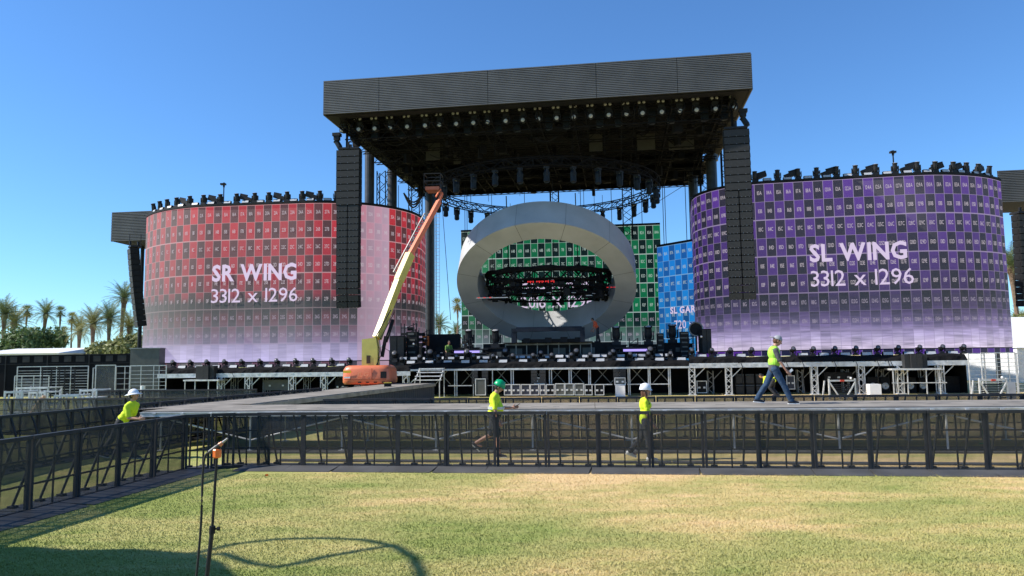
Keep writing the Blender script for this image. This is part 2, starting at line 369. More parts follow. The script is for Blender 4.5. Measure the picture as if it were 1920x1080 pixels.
for i in range(10):
    x = 0.5+i*2.44; b = MB()
    if i % 2: b.cyl((x, 0.16, 0.28), (x+2.44, 0.16, 0.86), 0.024, n=6)
    else: b.cyl((x, 0.16, 0.86), (x+2.44, 0.16, 0.28), 0.024, n=6)
    b.build('brace', galv, rw)
# diagonal arm to the stage
N0 = flat(gr(470, 757, 1.05)); N1 = flat(gr(815, 718, 1.05)); ad = (N1-N0); AL = ad.length; ad.normalize(); an = Vector((-ad.y, ad.x, 0))
arm = thing('diagonal_runway', 'long grey runway arm running diagonally from the lawn corner to the stage steps', 'runway', N0, math.atan2(ad.y, ad.x))
b = MB(); nb = 8
for i in range(nb): b.box((AL/nb*(i+.5), 1.15, 1.034), (AL/nb-.03, 2.3, 0.03))
b.build('deck_boards', deck_m, arm); b = MB(); b.box((AL/2, 1.15, 1.0), (AL, 2.28, 0.02))
b.build('under_frame', black, arm)
b = MB(); b.add([(-3.0, 2.36, 1.046), (0.0, -0.02, 1.046), (0.0, 2.3, 1.046)], [(0, 1, 2)]); b.add([(-3.0, 2.36, 0.99), (0.0, -0.02, 0.99), (0.0, 2.3, 0.99)], [(2, 1, 0)])
b.build('corner_board', deck_m, arm)
b = MB(); b.box((AL/2, -0.03, 0.95), (AL, 0.05, 0.14)); b.box((AL/2, 2.33, 0.95), (AL, 0.05, 0.14)); b.build('edge_beam', dalu, arm)
b = MB(); nn = int(AL/0.16)
for i in range(nn): x = AL*i/nn; b.add([(x, 0.02+0.03*(i % 2), 0.03), (x+AL/nn, 0.02+0.03*((i+1) % 2), 0.03), (x+AL/nn, 0.02+0.03*((i+1) % 2), 0.9), (x, 0.02+0.03*(i % 2), 0.9)], [(0, 1, 2, 3)])
b.build('pleated_skirt', mat('dark_grey_skirt', (0.05, 0.05, 0.055), 0.9), arm)
for i in range(9):
    b = MB(); b.cyl((1+i*AL/9, 2.2, 0.02), (1+i*AL/9, 2.2, 0.9), 0.03, n=6); b.build('leg', galv, arm)
# cable box on the runway
cb = thing('warning_lamp_box', 'small black and yellow box on the diagonal runway in front of the lift', 'equipment box', N0+ad*13.2+an*0.8+Vector((0, 0, 1.05)), 0.2)
b = MB(); b.box((0, 0, 0.08), (0.34, 0.26, 0.16)); b.build('body', black, cb); b = MB(); b.box((0, 0, 0.175), (0.36, 0.28, 0.03)); b.build('lid', mat('yellow_plastic', (0.7, 0.5, 0.05), 0.4), cb)
# ================================================================== LED SCREENS
class Nx:                                  # small helper for shader maths
    def __init__(s, m): s.N = m.node_tree.nodes; s.L = m.node_tree.links
    def m(s, op, a, b=None, c=None):
        k = s.N.new('ShaderNodeMath'); k.operation = op
        for i, x in enumerate((a, b, c)):
            if x is None: continue
            if isinstance(x, (int, float)): k.inputs[i].default_value = x
            else: s.L.new(x, k.inputs[i])
        return k.outputs[0]
    def mix(s, f, a, b):
        k = s.N.new('ShaderNodeMix'); k.data_type = 'RGBA'
        if isinstance(f, (int, float)): k.inputs[0].default_value = f
        else: s.L.new(f, k.inputs[0])
        for i, x in ((6, a), (7, b)):
            if isinstance(x, tuple): k.inputs[i].default_value = (*x, 1)
            else: s.L.new(x, k.inputs[i])
        return k.outputs[2]
    def ramp(s, f, stops):
        k = s.N.new('ShaderNodeValToRGB'); s.L.new(f, k.inputs[0]); e = k.color_ramp.elements
        e[0].position = stops[0][0]; e[0].color = (*stops[0][1], 1); e[1].position = stops[-1][0]; e[1].color = (*stops[-1][1], 1)
        for p, c in stops[1:-1]: q = e.new(p); q.color = (*c, 1)
        return k.outputs[0]
def led_material(name, parity, bright, dark, line, pale_from=7.2, strength=0.5, albedo=0.13, moire=0.5, glare_cols=None):
    m = bpy.data.materials.new(name); m.use_nodes = True; X = Nx(m); N = X.N; L = X.L; b = N['Principled BSDF']
    tc = N.new('ShaderNodeTexCoord'); sp = N.new('ShaderNodeSeparateXYZ'); L.new(tc.outputs['UV'], sp.inputs[0]); u, v = sp.outputs['X'], sp.outputs['Y']
    fu = X.m('FLOOR', u); fv = X.m('FLOOR', v)
    par = X.m('PINGPONG', X.m('ADD', X.m('ADD', fu, fv), parity), 1.0)
    vn = X.m('DIVIDE', v, 9.0)
    cb = X.ramp(vn, bright); ck = X.ramp(vn, dark); ln = X.ramp(vn, line)
    # each tile is slightly different
    cmb = N.new('ShaderNodeCombineXYZ'); L.new(fu, cmb.inputs[0]); L.new(fv, cmb.inputs[1]); wn = N.new('ShaderNodeTexWhiteNoise'); wn.noise_dimensions = '2D'; L.new(cmb.outputs[0], wn.inputs['Vector'])
    col = X.mix(par, ck, cb)
    gain = X.m('ADD', 0.86, X.m('MULTIPLY', wn.outputs['Value'], 0.36))
    # fine scan bands of the picture
    mp = N.new('ShaderNodeMapping'); mp.inputs['Scale'].default_value = (0.35, 9.0, 1); L.new(tc.outputs['UV'], mp.inputs['Vector'])
    nz = N.new('ShaderNodeTexNoise'); nz.inputs['Scale'].default_value = 1.0; nz.inputs['Detail'].default_value = 4; nz.inputs['Distortion'].default_value = 0.5; L.new(mp.outputs[0], nz.inputs['Vector'])
    band = X.m('MULTIPLY', X.m('SUBTRACT', nz.outputs['Fac'], 0.5), X.m('MULTIPLY', moire, X.m('POWER', vn, 1.5)))
    gain = X.m('ADD', gain, X.m('MULTIPLY', band, 2.8))
    sc = N.new('ShaderNodeVectorMath'); sc.operation = 'SCALE'; L.new(col, sc.inputs[0]); L.new(gain, sc.inputs['Scale']); col = sc.outputs[0]
    fx = X.m('ABSOLUTE', X.m('SUBTRACT', X.m('FRACT', u), 0.5)); fy = X.m('ABSOLUTE', X.m('SUBTRACT', X.m('FRACT', v), 0.5))
    thick = X.m('ADD', 0.468, X.m('MULTIPLY', X.m('PINGPONG', X.m('ADD', fv, X.m('ROUND', X.m('FRACT', v))), 1.0), 0.022))
    lx = X.m('GREATER_THAN', fx, 0.472); ly = X.m('GREATER_THAN', fy, thick)
    lm = X.m('MAXIMUM', lx, ly)
    col = X.mix(X.m('MULTIPLY', lm, 0.7), col, ln)
    if glare_cols:                          # sun glare over a run of columns, painted into the emitted picture
        w1 = X.m('MULTIPLY', X.m('GREATER_THAN', u, glare_cols[0]), X.m('LESS_THAN', u, glare_cols[1])); w1 = X.m('MULTIPLY', w1, X.m('ADD', .5, X.m('MULTIPLY', X.m('DIVIDE', X.m('SUBTRACT', u, glare_cols[0]), glare_cols[1]-glare_cols[0]), .4)))
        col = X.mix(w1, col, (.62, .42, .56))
    L.new(col, b.inputs['Emission Color']); b.inputs['Emission Strength'].default_value = strength
    b.inputs['Base Color'].default_value = (albedo,)*3+(1,); b.inputs['Roughness'].default_value = 0.7; b.inputs['Specular IOR Level'].default_value = 0.25
    return m
_gly = {}
def glyph(ch, bold=0.0):
    if (ch, bold) in _gly: return _gly[(ch, bold)]
    c = bpy.data.curves.new('t', 'FONT'); c.body = ch; c.size = 1; c.resolution_u = 2; c.offset = bold; c.fill_mode = 'FRONT'
    o = bpy.data.objects.new('t', c); COL.objects.link(o); dg = bpy.context.evaluated_depsgraph_get(); dg.update()
    me = bpy.data.meshes.new_from_object(o.evaluated_get(dg)); bm = bmesh.new(); bm.from_mesh(me); bmesh.ops.triangulate(bm, faces=bm.faces); bm.to_mesh(me); bm.free()
    vs = [tuple(v.co) for v in me.vertices]; fs = [tuple(p.vertices) for p in me.polygons]
    fs = [f if ((vs[f[1]][0]-vs[f[0]][0])*(vs[f[2]][1]-vs[f[0]][1])-(vs[f[1]][1]-vs[f[0]][1])*(vs[f[2]][0]-vs[f[0]][0])) > 0 else f[::-1] for f in fs]
    xs = [v[0] for v in vs] or [0, 0.25]; bpy.data.objects.remove(o); bpy.data.curves.remove(c)
    _gly[(ch, bold)] = (vs, fs, min(xs), max(xs)); return _gly[(ch, bold)]
def text_geo(txt, bold=0.0, gap=0.09, space=0.33):       # verts in cap-height units (cap height 1)
    V = []; F = []; x = 0.0
    for ch in txt:
        if ch == ' ': x += space; continue
        vs, fs, a, b2 = glyph(ch, bold); o = len(V); V += [(p[0]-a+x, p[1]) for p in vs]; F += [tuple(i+o for i in f) for f in fs]; x += (b2-a)+gap
    x -= gap; H = 0.73
    return [(p[0]/H, p[1]/H) for p in V], F, x/H
def flat_text(txt, w, h, bold=0.0):       # centred text scaled to w x h, in the xz plane facing -y
    V, F, W_ = text_geo(txt, bold); return [((x/W_-0.5)*w, 0.0, (y-0.5)*h) for x, y in V], F
CELL, ROW = 0.6, 1.2
class Screen:
    def __init__(s, pts, ztop): s.P = pts; s.z = ztop; s.n = len(pts)-1
    def at(s, c, r, off=0.0):
        i = max(0, min(s.n-1, int(math.floor(c)))); t = c-i; a, b = s.P[i], s.P[i+1]; p = a+(b-a)*t; d = (b-a).normalized()
        # smooth the normal between neighbouring columns
        j = i+1 if t > 0.5 else i-1; j = max(0, min(s.n-1, j)); d2 = (s.P[j+1]-s.P[j]).normalized(); k = abs(t-0.5); d = (d*(1-k)+d2*k).normalized()
        nn = Vector((d.y, -d.x, 0)); return Vector((p.x, p.y, s.z-r*ROW))+nn*off
    def rot(s, c):
        i = max(0, min(s.n-1, int(c))); d = s.P[i+1]-s.P[i]; return math.atan2(d.y, d.x)
    def col_at_px(s, px, r=0.0, lo=0, hi=None):
        best = None
        for k in range(lo*10, (hi or s.n)*10+1):
            e = abs(proj(s.at(k/10, r))[0]-px)
            if best is None or e < best[0]-1e-6: best = (e, k/10)
        return best[1]
def heads_screen(x0, Y0, ztop, th0, cL, cR, kL, kR, tmin, tmax, n=46, m=23):
    th = [max(tmin, min(tmax, th0+(kL*(cL-i-.5) if i+.5 < cL else 0)-(kR*(i+.5-cR) if i+.5 > cR else 0))) for i in range(n)]
    P = [None]*(n+1); P[m] = Vector((x0, Y0, 0))
    for i in range(m, n): P[i+1] = P[i]+CELL*Vector((math.cos(th[i]), -math.sin(th[i]), 0))
    for i in range(m-1, -1, -1): P[i] = P[i+1]-CELL*Vector((math.cos(th[i]), -math.sin(th[i]), 0))
    return Screen(P, ztop)
def build_screen(name, label, sc, m_disp, first, title=None, extra_row=0.0, tagm=None, titlem=None, nrows=8, cell_lab=True, strip_v=.5):
    t = thing(name, label, 'LED screen', sc.at(sc.n/2, 9+extra_row))
    org = t.location.copy()
    def L_(p): return p-org
    rows = 9; n = sc.n; vs = []; fs = []; uv = []
    for j in range(rows+1):
        for i in range(n+1): vs.append(L_(sc.at(i, j)))
    for j in range(rows):
        for i in range(n): a = j*(n+1)+i; fs.append((a, a+n+1, a+n+2, a+1)); uv += [(i, j), (i, j+1), (i+1, j+1), (i+1, j)]
    mb = MB(); mb.add(vs, fs); o = mb.build('display_panel', m_disp, t, smooth=True)
    ul = o.data.uv_layers.new(name='UVMap')
    ul.data.foreach_set('uv', [c for q in uv for c in q])
    # body behind: back wall, cap rail and base rail following the curve
    mb = MB()
    for (r0, r1, o0, o1) in ((-0.02, rows+extra_row, -0.5, -0.03), (-0.14, -0.02, -0.55, 0.06), ):
        vs = []; fs = []
        for i in range(n+1): vs += [L_(sc.at(i, r0, o1)), L_(sc.at(i, r1, o1)), L_(sc.at(i, r1, o0)), L_(sc.at(i, r0, o0))]
        for i in range(n):
            for q in range(4): a = 4*i+q; c = 4*i+(q+1) % 4; fs.append((a, c, c+4, a+4))
        fs += [(3, 2, 1, 0), tuple(4*n+q for q in range(4))]
        mb.add(vs, fs)
    mb.build('screen_frame', black, t)
    if extra_row:
        vs = []; fs = []; uv = []
        for j, r in enumerate((rows+0.05, rows+extra_row)):
            for i in range(n+1): vs.append(L_(sc.at(i, r, 0.0)))
        for i in range(n): fs.append((i, n+1+i, n+2+i, i+1)); uv += [(i, strip_v), (i, strip_v+.45), (i+1, strip_v+.45), (i+1, strip_v)]
        mb = MB(); mb.add(vs, fs); o2 = mb.build('lower_display_strip', m_disp, t); ul = o2.data.uv_layers.new(name='UVMap'); ul.data.foreach_set('uv', [c for q in uv for c in q])
    for rws, nm, mm in (((0, 6), 'tile_numbers', tagm), ((6, nrows), 'faint_tile_numbers', lab_low)):
        mb = MB()
        for j in range(*rws):
            for i in range(n):
                V, F, W_ = text_geo('%d%s' % (first+i, 'ABCDEFGHI'[j])); wd = min(0.6, W_*0.23); h = 0.22
                mb.add([L_(sc.at(i+0.5+(x/W_-0.5)*wd, j+0.5+(0.5-y)*h, 0.02)) for x, y in V], F)
        mb.build(nm, mm, t)
    for (txt, c0, c1, r0, r1, bold) in (title or []):
        V, F, W_ = text_geo(txt, bold, gap=.07, space=.26 if bold else .3); mb = MB()
        mb.add([L_(sc.at(c0+(c1-c0)*x/W_, r1-(r1-r0)*y, 0.05)) for x, y in V], F); mb.build('title_text', titlem, t)
    return t
lab_m = mat('tile_number_light', (0.02,)*3, var=0, emit=(0.75, 0.66, 0.74), estr=0.42)
lab_low = mat('faint_tile_number_light', (0.02,)*3, var=0, emit=(0.5, 0.44, 0.56), estr=.42)
lab_g = mat('green_tile_number_light', (0.02,)*3, var=0, emit=(0.6, 0.75, 0.7), estr=0.42)
tit_m = mat('title_light', (0.02,)*3, var=0, emit=(0.72, 0.6, 0.82), estr=0.55)
red_b = [(0, (.52, .010, .025)), (.45, (.38, .012, .03)), (.58, (.24, .022, .04)), (.625, (.035, .022, .025)), (.665, (.04, .026, .03)), (.72, (.14, .045, .06)), (.80, (.17, .10, .14)), (.88, (.26, .19, .31)), (.90, (.42, .36, .58)), (1, (.64, .57, .9))]  # lower stops of the red ramps paint in a shade band, then pale glare
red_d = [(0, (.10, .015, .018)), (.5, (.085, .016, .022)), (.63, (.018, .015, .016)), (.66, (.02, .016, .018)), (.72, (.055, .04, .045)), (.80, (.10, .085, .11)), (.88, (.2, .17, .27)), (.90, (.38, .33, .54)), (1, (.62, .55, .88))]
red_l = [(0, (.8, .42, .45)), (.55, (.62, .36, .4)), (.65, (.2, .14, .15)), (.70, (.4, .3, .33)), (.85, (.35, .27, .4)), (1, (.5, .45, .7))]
scL = heads_screen(-14.72, 50.591, 13.108, .108, 12.697, 23.724, .067, .090, -1.57, 2)
build_screen('led_screen', 'big curved LED screen of red number tiles left of the stage', scL, led_material('red_led_picture', 1, red_b, red_d, red_l, moire=.3, albedo=.095, strength=.46, glare_cols=(30.0, 34.0)),
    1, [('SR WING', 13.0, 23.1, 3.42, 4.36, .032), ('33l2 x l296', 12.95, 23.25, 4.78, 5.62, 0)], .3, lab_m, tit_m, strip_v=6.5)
pur_b = [(0, (.115, .022, .36)), (.5, (.085, .024, .25)), (.66, (.06, .024, .15)), (.70, (.055, .035, .11)), (.78, (.10, .065, .19)), (.86, (.27, .20, .44)), (.92, (.66, .56, .90)), (1, (1.0, .86, 1.1))]  # pale lower stops: glare on the bottom rows painted into the emission
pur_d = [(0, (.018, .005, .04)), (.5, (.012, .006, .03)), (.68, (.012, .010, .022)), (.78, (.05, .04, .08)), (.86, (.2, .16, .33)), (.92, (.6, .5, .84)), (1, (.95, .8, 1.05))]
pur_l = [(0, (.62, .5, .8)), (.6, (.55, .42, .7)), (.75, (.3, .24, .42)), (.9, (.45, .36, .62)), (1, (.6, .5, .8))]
scR = heads_screen(18.811, 47.256, 13.402, .197, 19.196, 33.014, .133, .069, -1, 1.78)
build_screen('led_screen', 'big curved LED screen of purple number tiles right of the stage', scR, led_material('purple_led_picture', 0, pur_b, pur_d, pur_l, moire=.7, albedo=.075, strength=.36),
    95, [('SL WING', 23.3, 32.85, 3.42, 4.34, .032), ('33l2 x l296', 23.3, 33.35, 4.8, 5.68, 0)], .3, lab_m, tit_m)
GU0, GV = -6.75, 17.0; gz = 13.15
scG = Screen([S(GU0+CELL*i, GV, 0)-Vector((0, 0, 0)) for i in range(29)], gz)
grn_b = [(0, (.005, .15, .06)), (.62, (.005, .16, .065)), (.75, (.01, .10, .05)), (.80, (.06, .14, .11)), (.9, (.13, .2, .22)), (1, (.2, .28, .36))]  # bottom rows paler: washed-out light put into the picture colours
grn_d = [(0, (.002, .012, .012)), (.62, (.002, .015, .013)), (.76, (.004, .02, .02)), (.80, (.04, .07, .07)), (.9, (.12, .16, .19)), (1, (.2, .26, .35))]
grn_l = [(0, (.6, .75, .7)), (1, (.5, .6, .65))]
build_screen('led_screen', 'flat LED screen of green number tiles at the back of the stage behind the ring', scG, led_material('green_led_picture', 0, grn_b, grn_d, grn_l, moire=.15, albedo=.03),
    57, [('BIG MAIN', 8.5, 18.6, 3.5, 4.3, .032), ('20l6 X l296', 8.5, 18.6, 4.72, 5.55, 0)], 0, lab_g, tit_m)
bu, bz = on(1236, 463, 14); bu2, bz2 = on(1292, 452, 12.6)
B0 = S(bu, 14, 0); B0 = Vector((B0.x, B0.y, 0)); B1 = S(bu+2.35, 11.6, 0); bd = (B1-B0).normalized()
scB = Screen([B0+bd*CELL*(i-0.4) for i in range(11)], bz)
blu_b = [(0, (.01, .22, .72)), (.6, (.015, .22, .6)), (1, (.02, .2, .42))]; blu_d = [(0, (.008, .11, .42)), (.6, (.01, .10, .32)), (1, (.01, .10, .22))]
build_screen('led_screen', 'small blue tiled LED screen between the green screen and the purple screen', scB, led_material('blue_led_picture', 0, blu_b, blu_d, [(0, (.25, .5, .8)), (1, (.3, .5, .7))], moire=.2, albedo=.02),
    85, [('SL GARAGE', 2.0, 8.6, 4.0, 4.42, .032), ('720 x l296', 2.6, 8.2, 4.85, 5.4, 0)], 0, lab_g, tit_m)
# ================================================================== ROOF
rib_m = mat('dark_ribbed_cladding', (0.112, 0.112, 0.112), 0.55, 0.2, var=0.15, scale=1.0)
gap_m = mat('cladding_shadow_gap', (0.012, 0.012, 0.012), 0.8, var=0)
def cladding(A, B, z0, z1, ribs, parent, name, org, seams=(), out=0.08):      # horizontally ribbed wall from A to B facing right-hand side of A->B
    d = (B-A); Lx = d.length; d.normalize(); nn = Vector((d.y, -d.x, 0)); rz = math.atan2(d.y, d.x); mb = MB(); h = (z1-z0)/ribs
    cuts = [0]+list(seams)+[Lx]
    for a, b in zip(cuts[:-1], cuts[1:]):
        for i in range(ribs):
            mb.box(A+d*((a+b)/2)+nn*0.03+Vector((0, 0, z0+h*(i+0.5)))-org, (b-a-0.03, 0.06, h*0.62), rz=rz)
    mb.build(name, rib_m, parent)
    mb = MB(); mb.box((A+B)/2-nn*0.06+Vector((0, 0, (z0+z1)/2))-org, (Lx, 0.1, z1-z0-0.01), rz=rz); mb.build(name.replace('cladding', 'backing'), gap_m, parent)
RU0, RU1, RV0, RV1, RZ0, RZ1 = -11.43, 14.36, -2.0, 18.5, 17.53, 19.70
roof = thing('stage_roof', 'big black stage roof with a grey ribbed front fascia on tall columns', 'stage roof', S(1.4, 8, 0)); org = roof.location.copy()
cladding(S(RU0, RV0, 0), S(RU1, RV0, 0), RZ0, RZ1, 20, roof, 'front_cladding', org, seams=(3.6, 10.4, 16.9, 21.6))
cladding(S(RU1, RV0+.12, 0), S(RU1, RV1-.1, 0), RZ0, RZ1, 20, roof, 'right_cladding', org, seams=(8,))
cladding(S(RU0, RV1-.1, 0), S(RU0, RV0+.12, 0), RZ0, RZ1, 20, roof, 'left_cladding', org, seams=(8,))
def sb(mb, u0, u1, v0, v1, z0, z1): return mb.box(S((u0+u1)/2, (v0+v1)/2, (z0+z1)/2)-org, (u1-u0, v1-v0, z1-z0), rz=STAGE_ROT)
mb = MB(); sb(mb, RU0+.1, RU1-.1, RV0+.2, RV1, RZ1-.35, RZ1-.25); mb.build('roof_deck', dark_truss, roof)
mb = MB(); sb(mb, RU0+.15, RU0+1.0, RV0+.3, RV1-.2, RZ0-.02, RZ0+.08); sb(mb, RU1-1.0, RU1-.15, RV0+.3, RV1-.2, RZ0-.02, RZ0+.08); sb(mb, RU0+.15, RU1-.15, RV0+.2, RV0+.9, RZ0-.02, RZ0+.06)
mb.build('soffit', black, roof)
mb = MB(); sb(mb, RU0+.5, RU1-.5, RV1-.1, RV1, 16.7, RZ1-.3); mb.build('rear_drape', dark_truss, roof)
def ls(u, v, z): return S(u, v, z)-org
for i in range(9):                        # roof trusses running back
    u = RU0+1.2+i*(RU1-RU0-2.4)/8; mb = MB(); mb.truss(ls(u, RV0+.6, 17.25), ls(u, RV1-.3, 17.25), .75, .07, .8, web=.6); mb.build('roof_truss', dark_truss, roof)
for i in range(7):                        # cross trusses
    v = 0.2+i*2.9; mb = MB(); mb.truss(ls(RU0+.7, v, 16.75), ls(RU1-.7, v, 16.75), .55, .055, .6, web=.6, sides=(0, 1, 2)); mb.build('cross_truss', dark_truss, roof)
mb = MB()
for i in range(150):                      # motors, cable looms and small hardware hung in the grid
    u = random.uniform(RU0+1, RU1-1); v = random.uniform(.5, RV1-.5); z = random.uniform(16.2, 18.8); mb.box(ls(u, v, z), (random.uniform(.1, .6), random.uniform(.1, .6), random.uniform(.1, .9)), rz=random.uniform(0, 3))
mb.build('rigging_hardware', dark_truss, roof)
mb = MB()
for i in range(46): u = random.uniform(RU0+1, RU1-1); v = random.uniform(.5, RV1-.5); z0 = 17.2; mb.bar(ls(u, v, z0), ls(u, v, z0-random.uniform(.4, 1.8)), .03)
for i in range(24):
    u = random.uniform(RU0+1, RU1-2); v = random.uniform(.5, RV1-.5); z0 = random.uniform(16.2, 17); p = [ls(u+k*.25, v, z0-.3*math.sin(k/6*PI)) for k in range(7)]; mb.tube(p, .035, 4)
mb.build('cable_loom', black, roof)
for (u0, v0, w0, h0) in ((-6.2, 5, 1.0, 1.3), (5.2, 5, .9, 1.2), (8.6, 5.5, 1.2, 1.1), (11.0, 6, 1.7, 1.0), (-4.9, 7, .5, .9)):
    mb = MB(); mb.box(ls(u0, v0, 16.9), (w0, .08, h0), rz=STAGE_ROT); mb.build('pale_panel', mat('dim_panel', (.035, .035, .03), .8), roof)
# columns and ladder towers, from measured picture positions
def column(px, v, z1, r=.33, m=blackm, nm='column'):
    u, _ = on(px, 500, v); mb = MB(); mb.cyl(ls(u, v, .05), ls(u, v, z1), r, n=16)
    mb.cyl(ls(u, v, z1-.5), ls(u, v, z1-.1), r+.12, n=16); mb.build(nm, m, roof, smooth=False)
col_m = mat('grey_black_column', (0.05, 0.052, 0.055), 0.45, 0.3, var=.2)
for px, v, r in ((692, 8, .36), (735, 12.0, .38), (806, 17.6, .42), (1341, 11.5, .4), (1305, 16, .38)): column(px, v, 18.7 if px < 740 else 17.4, r, col_m)
def tower(px, v, z1, w=.6, nm='ladder_tower', z0=0.1, m=dark_truss):
    u, _ = on(px, 450, v); mb = MB(); mb.truss(ls(u, v, z0), ls(u, v, z1), w, .07, .62, up=EV, web=.55); mb.build(nm, m, roof)
for px, v, w0 in ((717, 11.5, .7), (779, 14, .9), (1325, 13, .6), (1041, 18, .7), (1365, 10.5, .5), (1178, 15.8, .75)): tower(px, v, 17.3, w0, z0=12.0 if px in (1041, 1178) else .1)
mb = MB()
for (x, v, z0, z1) in ((747, 15, .2, 17), (818, 19, .2, 16.5), (872, 14, 7, 16.5), (876, 14, 7, 16.5), (1245, 15, 11, 16.8), (1249, 15, 11, 16.8), (1288, 14, 10, 16.8), (1205, 16, 13, 17), (1148, 16, 13, 17), (1090, 17, 13, 17)):
    u, _ = on(x, 450, v); mb.bar(ls(u, v, z0), ls(u, v, z1), .045)
u0, z0 = on(828, 370, 14); u1, z1 = on(845, 600, 12); mb.bar(ls(u0, 14, z0), ls(u1, 12, z1), .035)
u0, z0 = on(900, 395, 14); u1, z1 = on(845, 380, 14); mb.bar(ls(u0, 14, z0), ls(u1-2, 14, z1+1), .03)
u0, z0 = on(1180, 412, 14); u1, z1 = on(1290, 343, 14); mb.bar(ls(u0, 14, z0), ls(u1, 14, z1), .035)
mb.build('steel_wire', blackm, roof)
u, _ = on(820, 450, 17); mb = MB()        # rope ladder beside the rear left column
for k in range(52): mb.bar(ls(u-.18, 17, .4+k*.3), ls(u+.18, 17, .4+k*.3), .03)
mb.bar(ls(u-.18, 17, .3), ls(u-.18, 17, 16), .03); mb.bar(ls(u+.18, 17, .3), ls(u+.18, 17, 16), .03); mb.build('cable_ladder', galv, roof)
mb = MB()                                  # drooping cable loops at the left rear
for k in range(3):
    a, za = on(757, 362, 13); b, zb = on(793, 362, 13); mb.tube([ls(a+(b-a)*t/8, 13, za+(zb-za)*t/8-(.75+.22*k)*math.sin(PI*t/8)) for t in range(9)], .07, 5)
mb.build('cable_loop', black, roof)
# side wings of the roof
def wing(px0, px1, y0, y1, Y, n, label):
    A = dp(px0, (y0+y1)/2, Y); B = dp(px1, (y0+y1)/2, Y-(px1-px0)/1400*Y*.14); zt = dp(px0, y0, Y).z; zb = dp(px0, y1, Y).z; A.z = B.z = 0
    t = thing('wing_canopy', label, 'canopy', (A.x, A.y, 0)); cladding(A, B, zb, zt, n, t, 'front_cladding', A)
    d = (B-A).normalized(); nn = Vector((d.y, -d.x, 0)); mb = MB(); mb.box((B-A)/2-nn*2.2+Vector((0, 0, zb+.12)), ((B-A).length-.1, 4.0, .2), rz=math.atan2(d.y, d.x)); mb.build('canopy_deck', black, t)
    for s in (.12, .88) :
        mb = MB(); p = (B-A)*s-nn*3.0; mb.cyl(p+Vector((0, 0, .05)), p+Vector((0, 0, zb)), .15); mb.build('post', blackm, t)
    return t
wing(209, 330, 398, 453, 57, 19, 'grey ribbed canopy box sticking out left of the red screen')
wing(1873, 2000, 320, 380, 49, 19, 'dark ribbed canopy box sticking out right of the purple screen')
# ================================================================== LINE ARRAYS
def cabinet_mb(w, h, d, wedge=0.0):
    mb = MB(); mb.box((0, 0, 0), (w, d, h*.94)); mb.k = 1; mb.box((0, -d/2-.012, 0), (w*.965, .02, h*.86)); mb.k = 0
    for sx in (-1, 1): mb.box((sx*(w/2+.01), -d*.3, 0), (.025, .06, h*.5))
    mb.k = 2
    for sx in (-.3, 0, .3): mb.box((sx*w, -d/2-.028, -h*.44), (.02, .012, .02))
    return mb
grille = mat('speaker_grille', (0.02, 0.021, 0.022), 0.7, 0.1, var=.2, scale=8)
pa_m = [black, grille, glass]
def line_array(label, top, cols, rz, wide=None, tilt0=0.0, curve=None):
    # wide = (n, w, h); cols = list of (x offset, n, w, h)
    t = thing('line_array', label, 'speaker array', top, rz)
    z = 0.0; mb = MB(); W0 = wide[1] if wide else cols[0][2]
    mb.box((0, .1, .12), (W0*.9, .7, .12)); mb.box((0, -.2, .3), (.12, .12, .4)); mb.box((0, .3, .3), (.12, .12, .4)); mb.build('fly_frame', blackm, t)
    y = 0.0
    if wide:
        n, w_, h_ = wide; me = None
        for i in range(n):
            o = cabinet_mb(w_, h_, .6).build('speaker_cabinet', pa_m, t) if me is None else bpy.data.objects.new('speaker_cabinet', me)
            if me is None: me = o.data
            else: COL.objects.link(o); o.parent = t
            o.location = (0, y, z-h_/2); z -= h_
    for (xo, n, w_, h_) in cols:
        me = None; zz = z; yy = y; ang = tilt0
        for i in range(n):
            o = cabinet_mb(w_, h_, .55).build('speaker_cabinet', pa_m, t) if me is None else bpy.data.objects.new('speaker_cabinet', me)
            if me is None: me = o.data
            else: COL.objects.link(o); o.parent = t
            ang += (curve(i/n) if curve else 0.0)
            o.rotation_euler = (ang, 0, 0); o.location = (xo, yy+math.sin(ang)*h_/2, zz-math.cos(ang)*h_/2); yy += math.sin(ang)*h_; zz -= math.cos(ang)*h_
    return t
cv = lambda t: R(0.0) if t < .75 else R(2.2)
u0, z0 = on(655, 283, -1.0); u1, z1 = on(655, 386, -1.0); z2 = on(660, 575, -1.0)[1]
h8 = (z0-z1)/8; n2 = 16; h16 = (z1-z2)/n2*1.01
line_array('tall black speaker array hanging in front of the red screen', S(u0, -1, z0), [(-.36, n2, .69, h16), (.36, n2, .69, h16)], STAGE_ROT+R(3), (8, 1.48, h8), 0.0, cv)
u0, z0 = on(1376, 245, -1.0); z1 = on(1376, 359, -1.0)[1]; z2 = on(1386, 560, -1.0)[1]; h8 = (z0-z1)/8; h16 = (z1-z2)/15*1.01
line_array('tall black speaker array hanging in front of the purple screen', S(u0+.1, -1, z0), [(-.37, 15, .7, h16), (.37, 15, .7, h16)], STAGE_ROT-R(3), (8, 1.45, h8), 0.0, cv)
p = dp(250, 466, 50); zb = dp(250, 613, 50).z
line_array('narrow side speaker array hanging left of the red screen', p, [(0, 14, .95, (p.z-zb)/14)], R(-52), None, R(5), lambda t: R(.25))
p = dp(1921, 403, 43); zb = dp(1921, 575, 43).z
line_array('side speaker array hanging at the right picture edge', p, [(0, 14, 1.3, (p.z-zb)/14)], R(8), None, R(0), lambda t: R(.2))
mb = MB()
for px in (243, 264): q = dp(px, 455, 50); q2 = dp(px, 466, 50); mb.bar(q+Vector((0, 0, .6)), q2, .03)
t = thing('hanging_rods', 'pair of thin rods holding the left side speaker array under its canopy', 'rigging', dp(253, 463, 50)); o = mb.build('rod', blackm, t); o.matrix_parent_inverse = Matrix.Translation(-t.location)
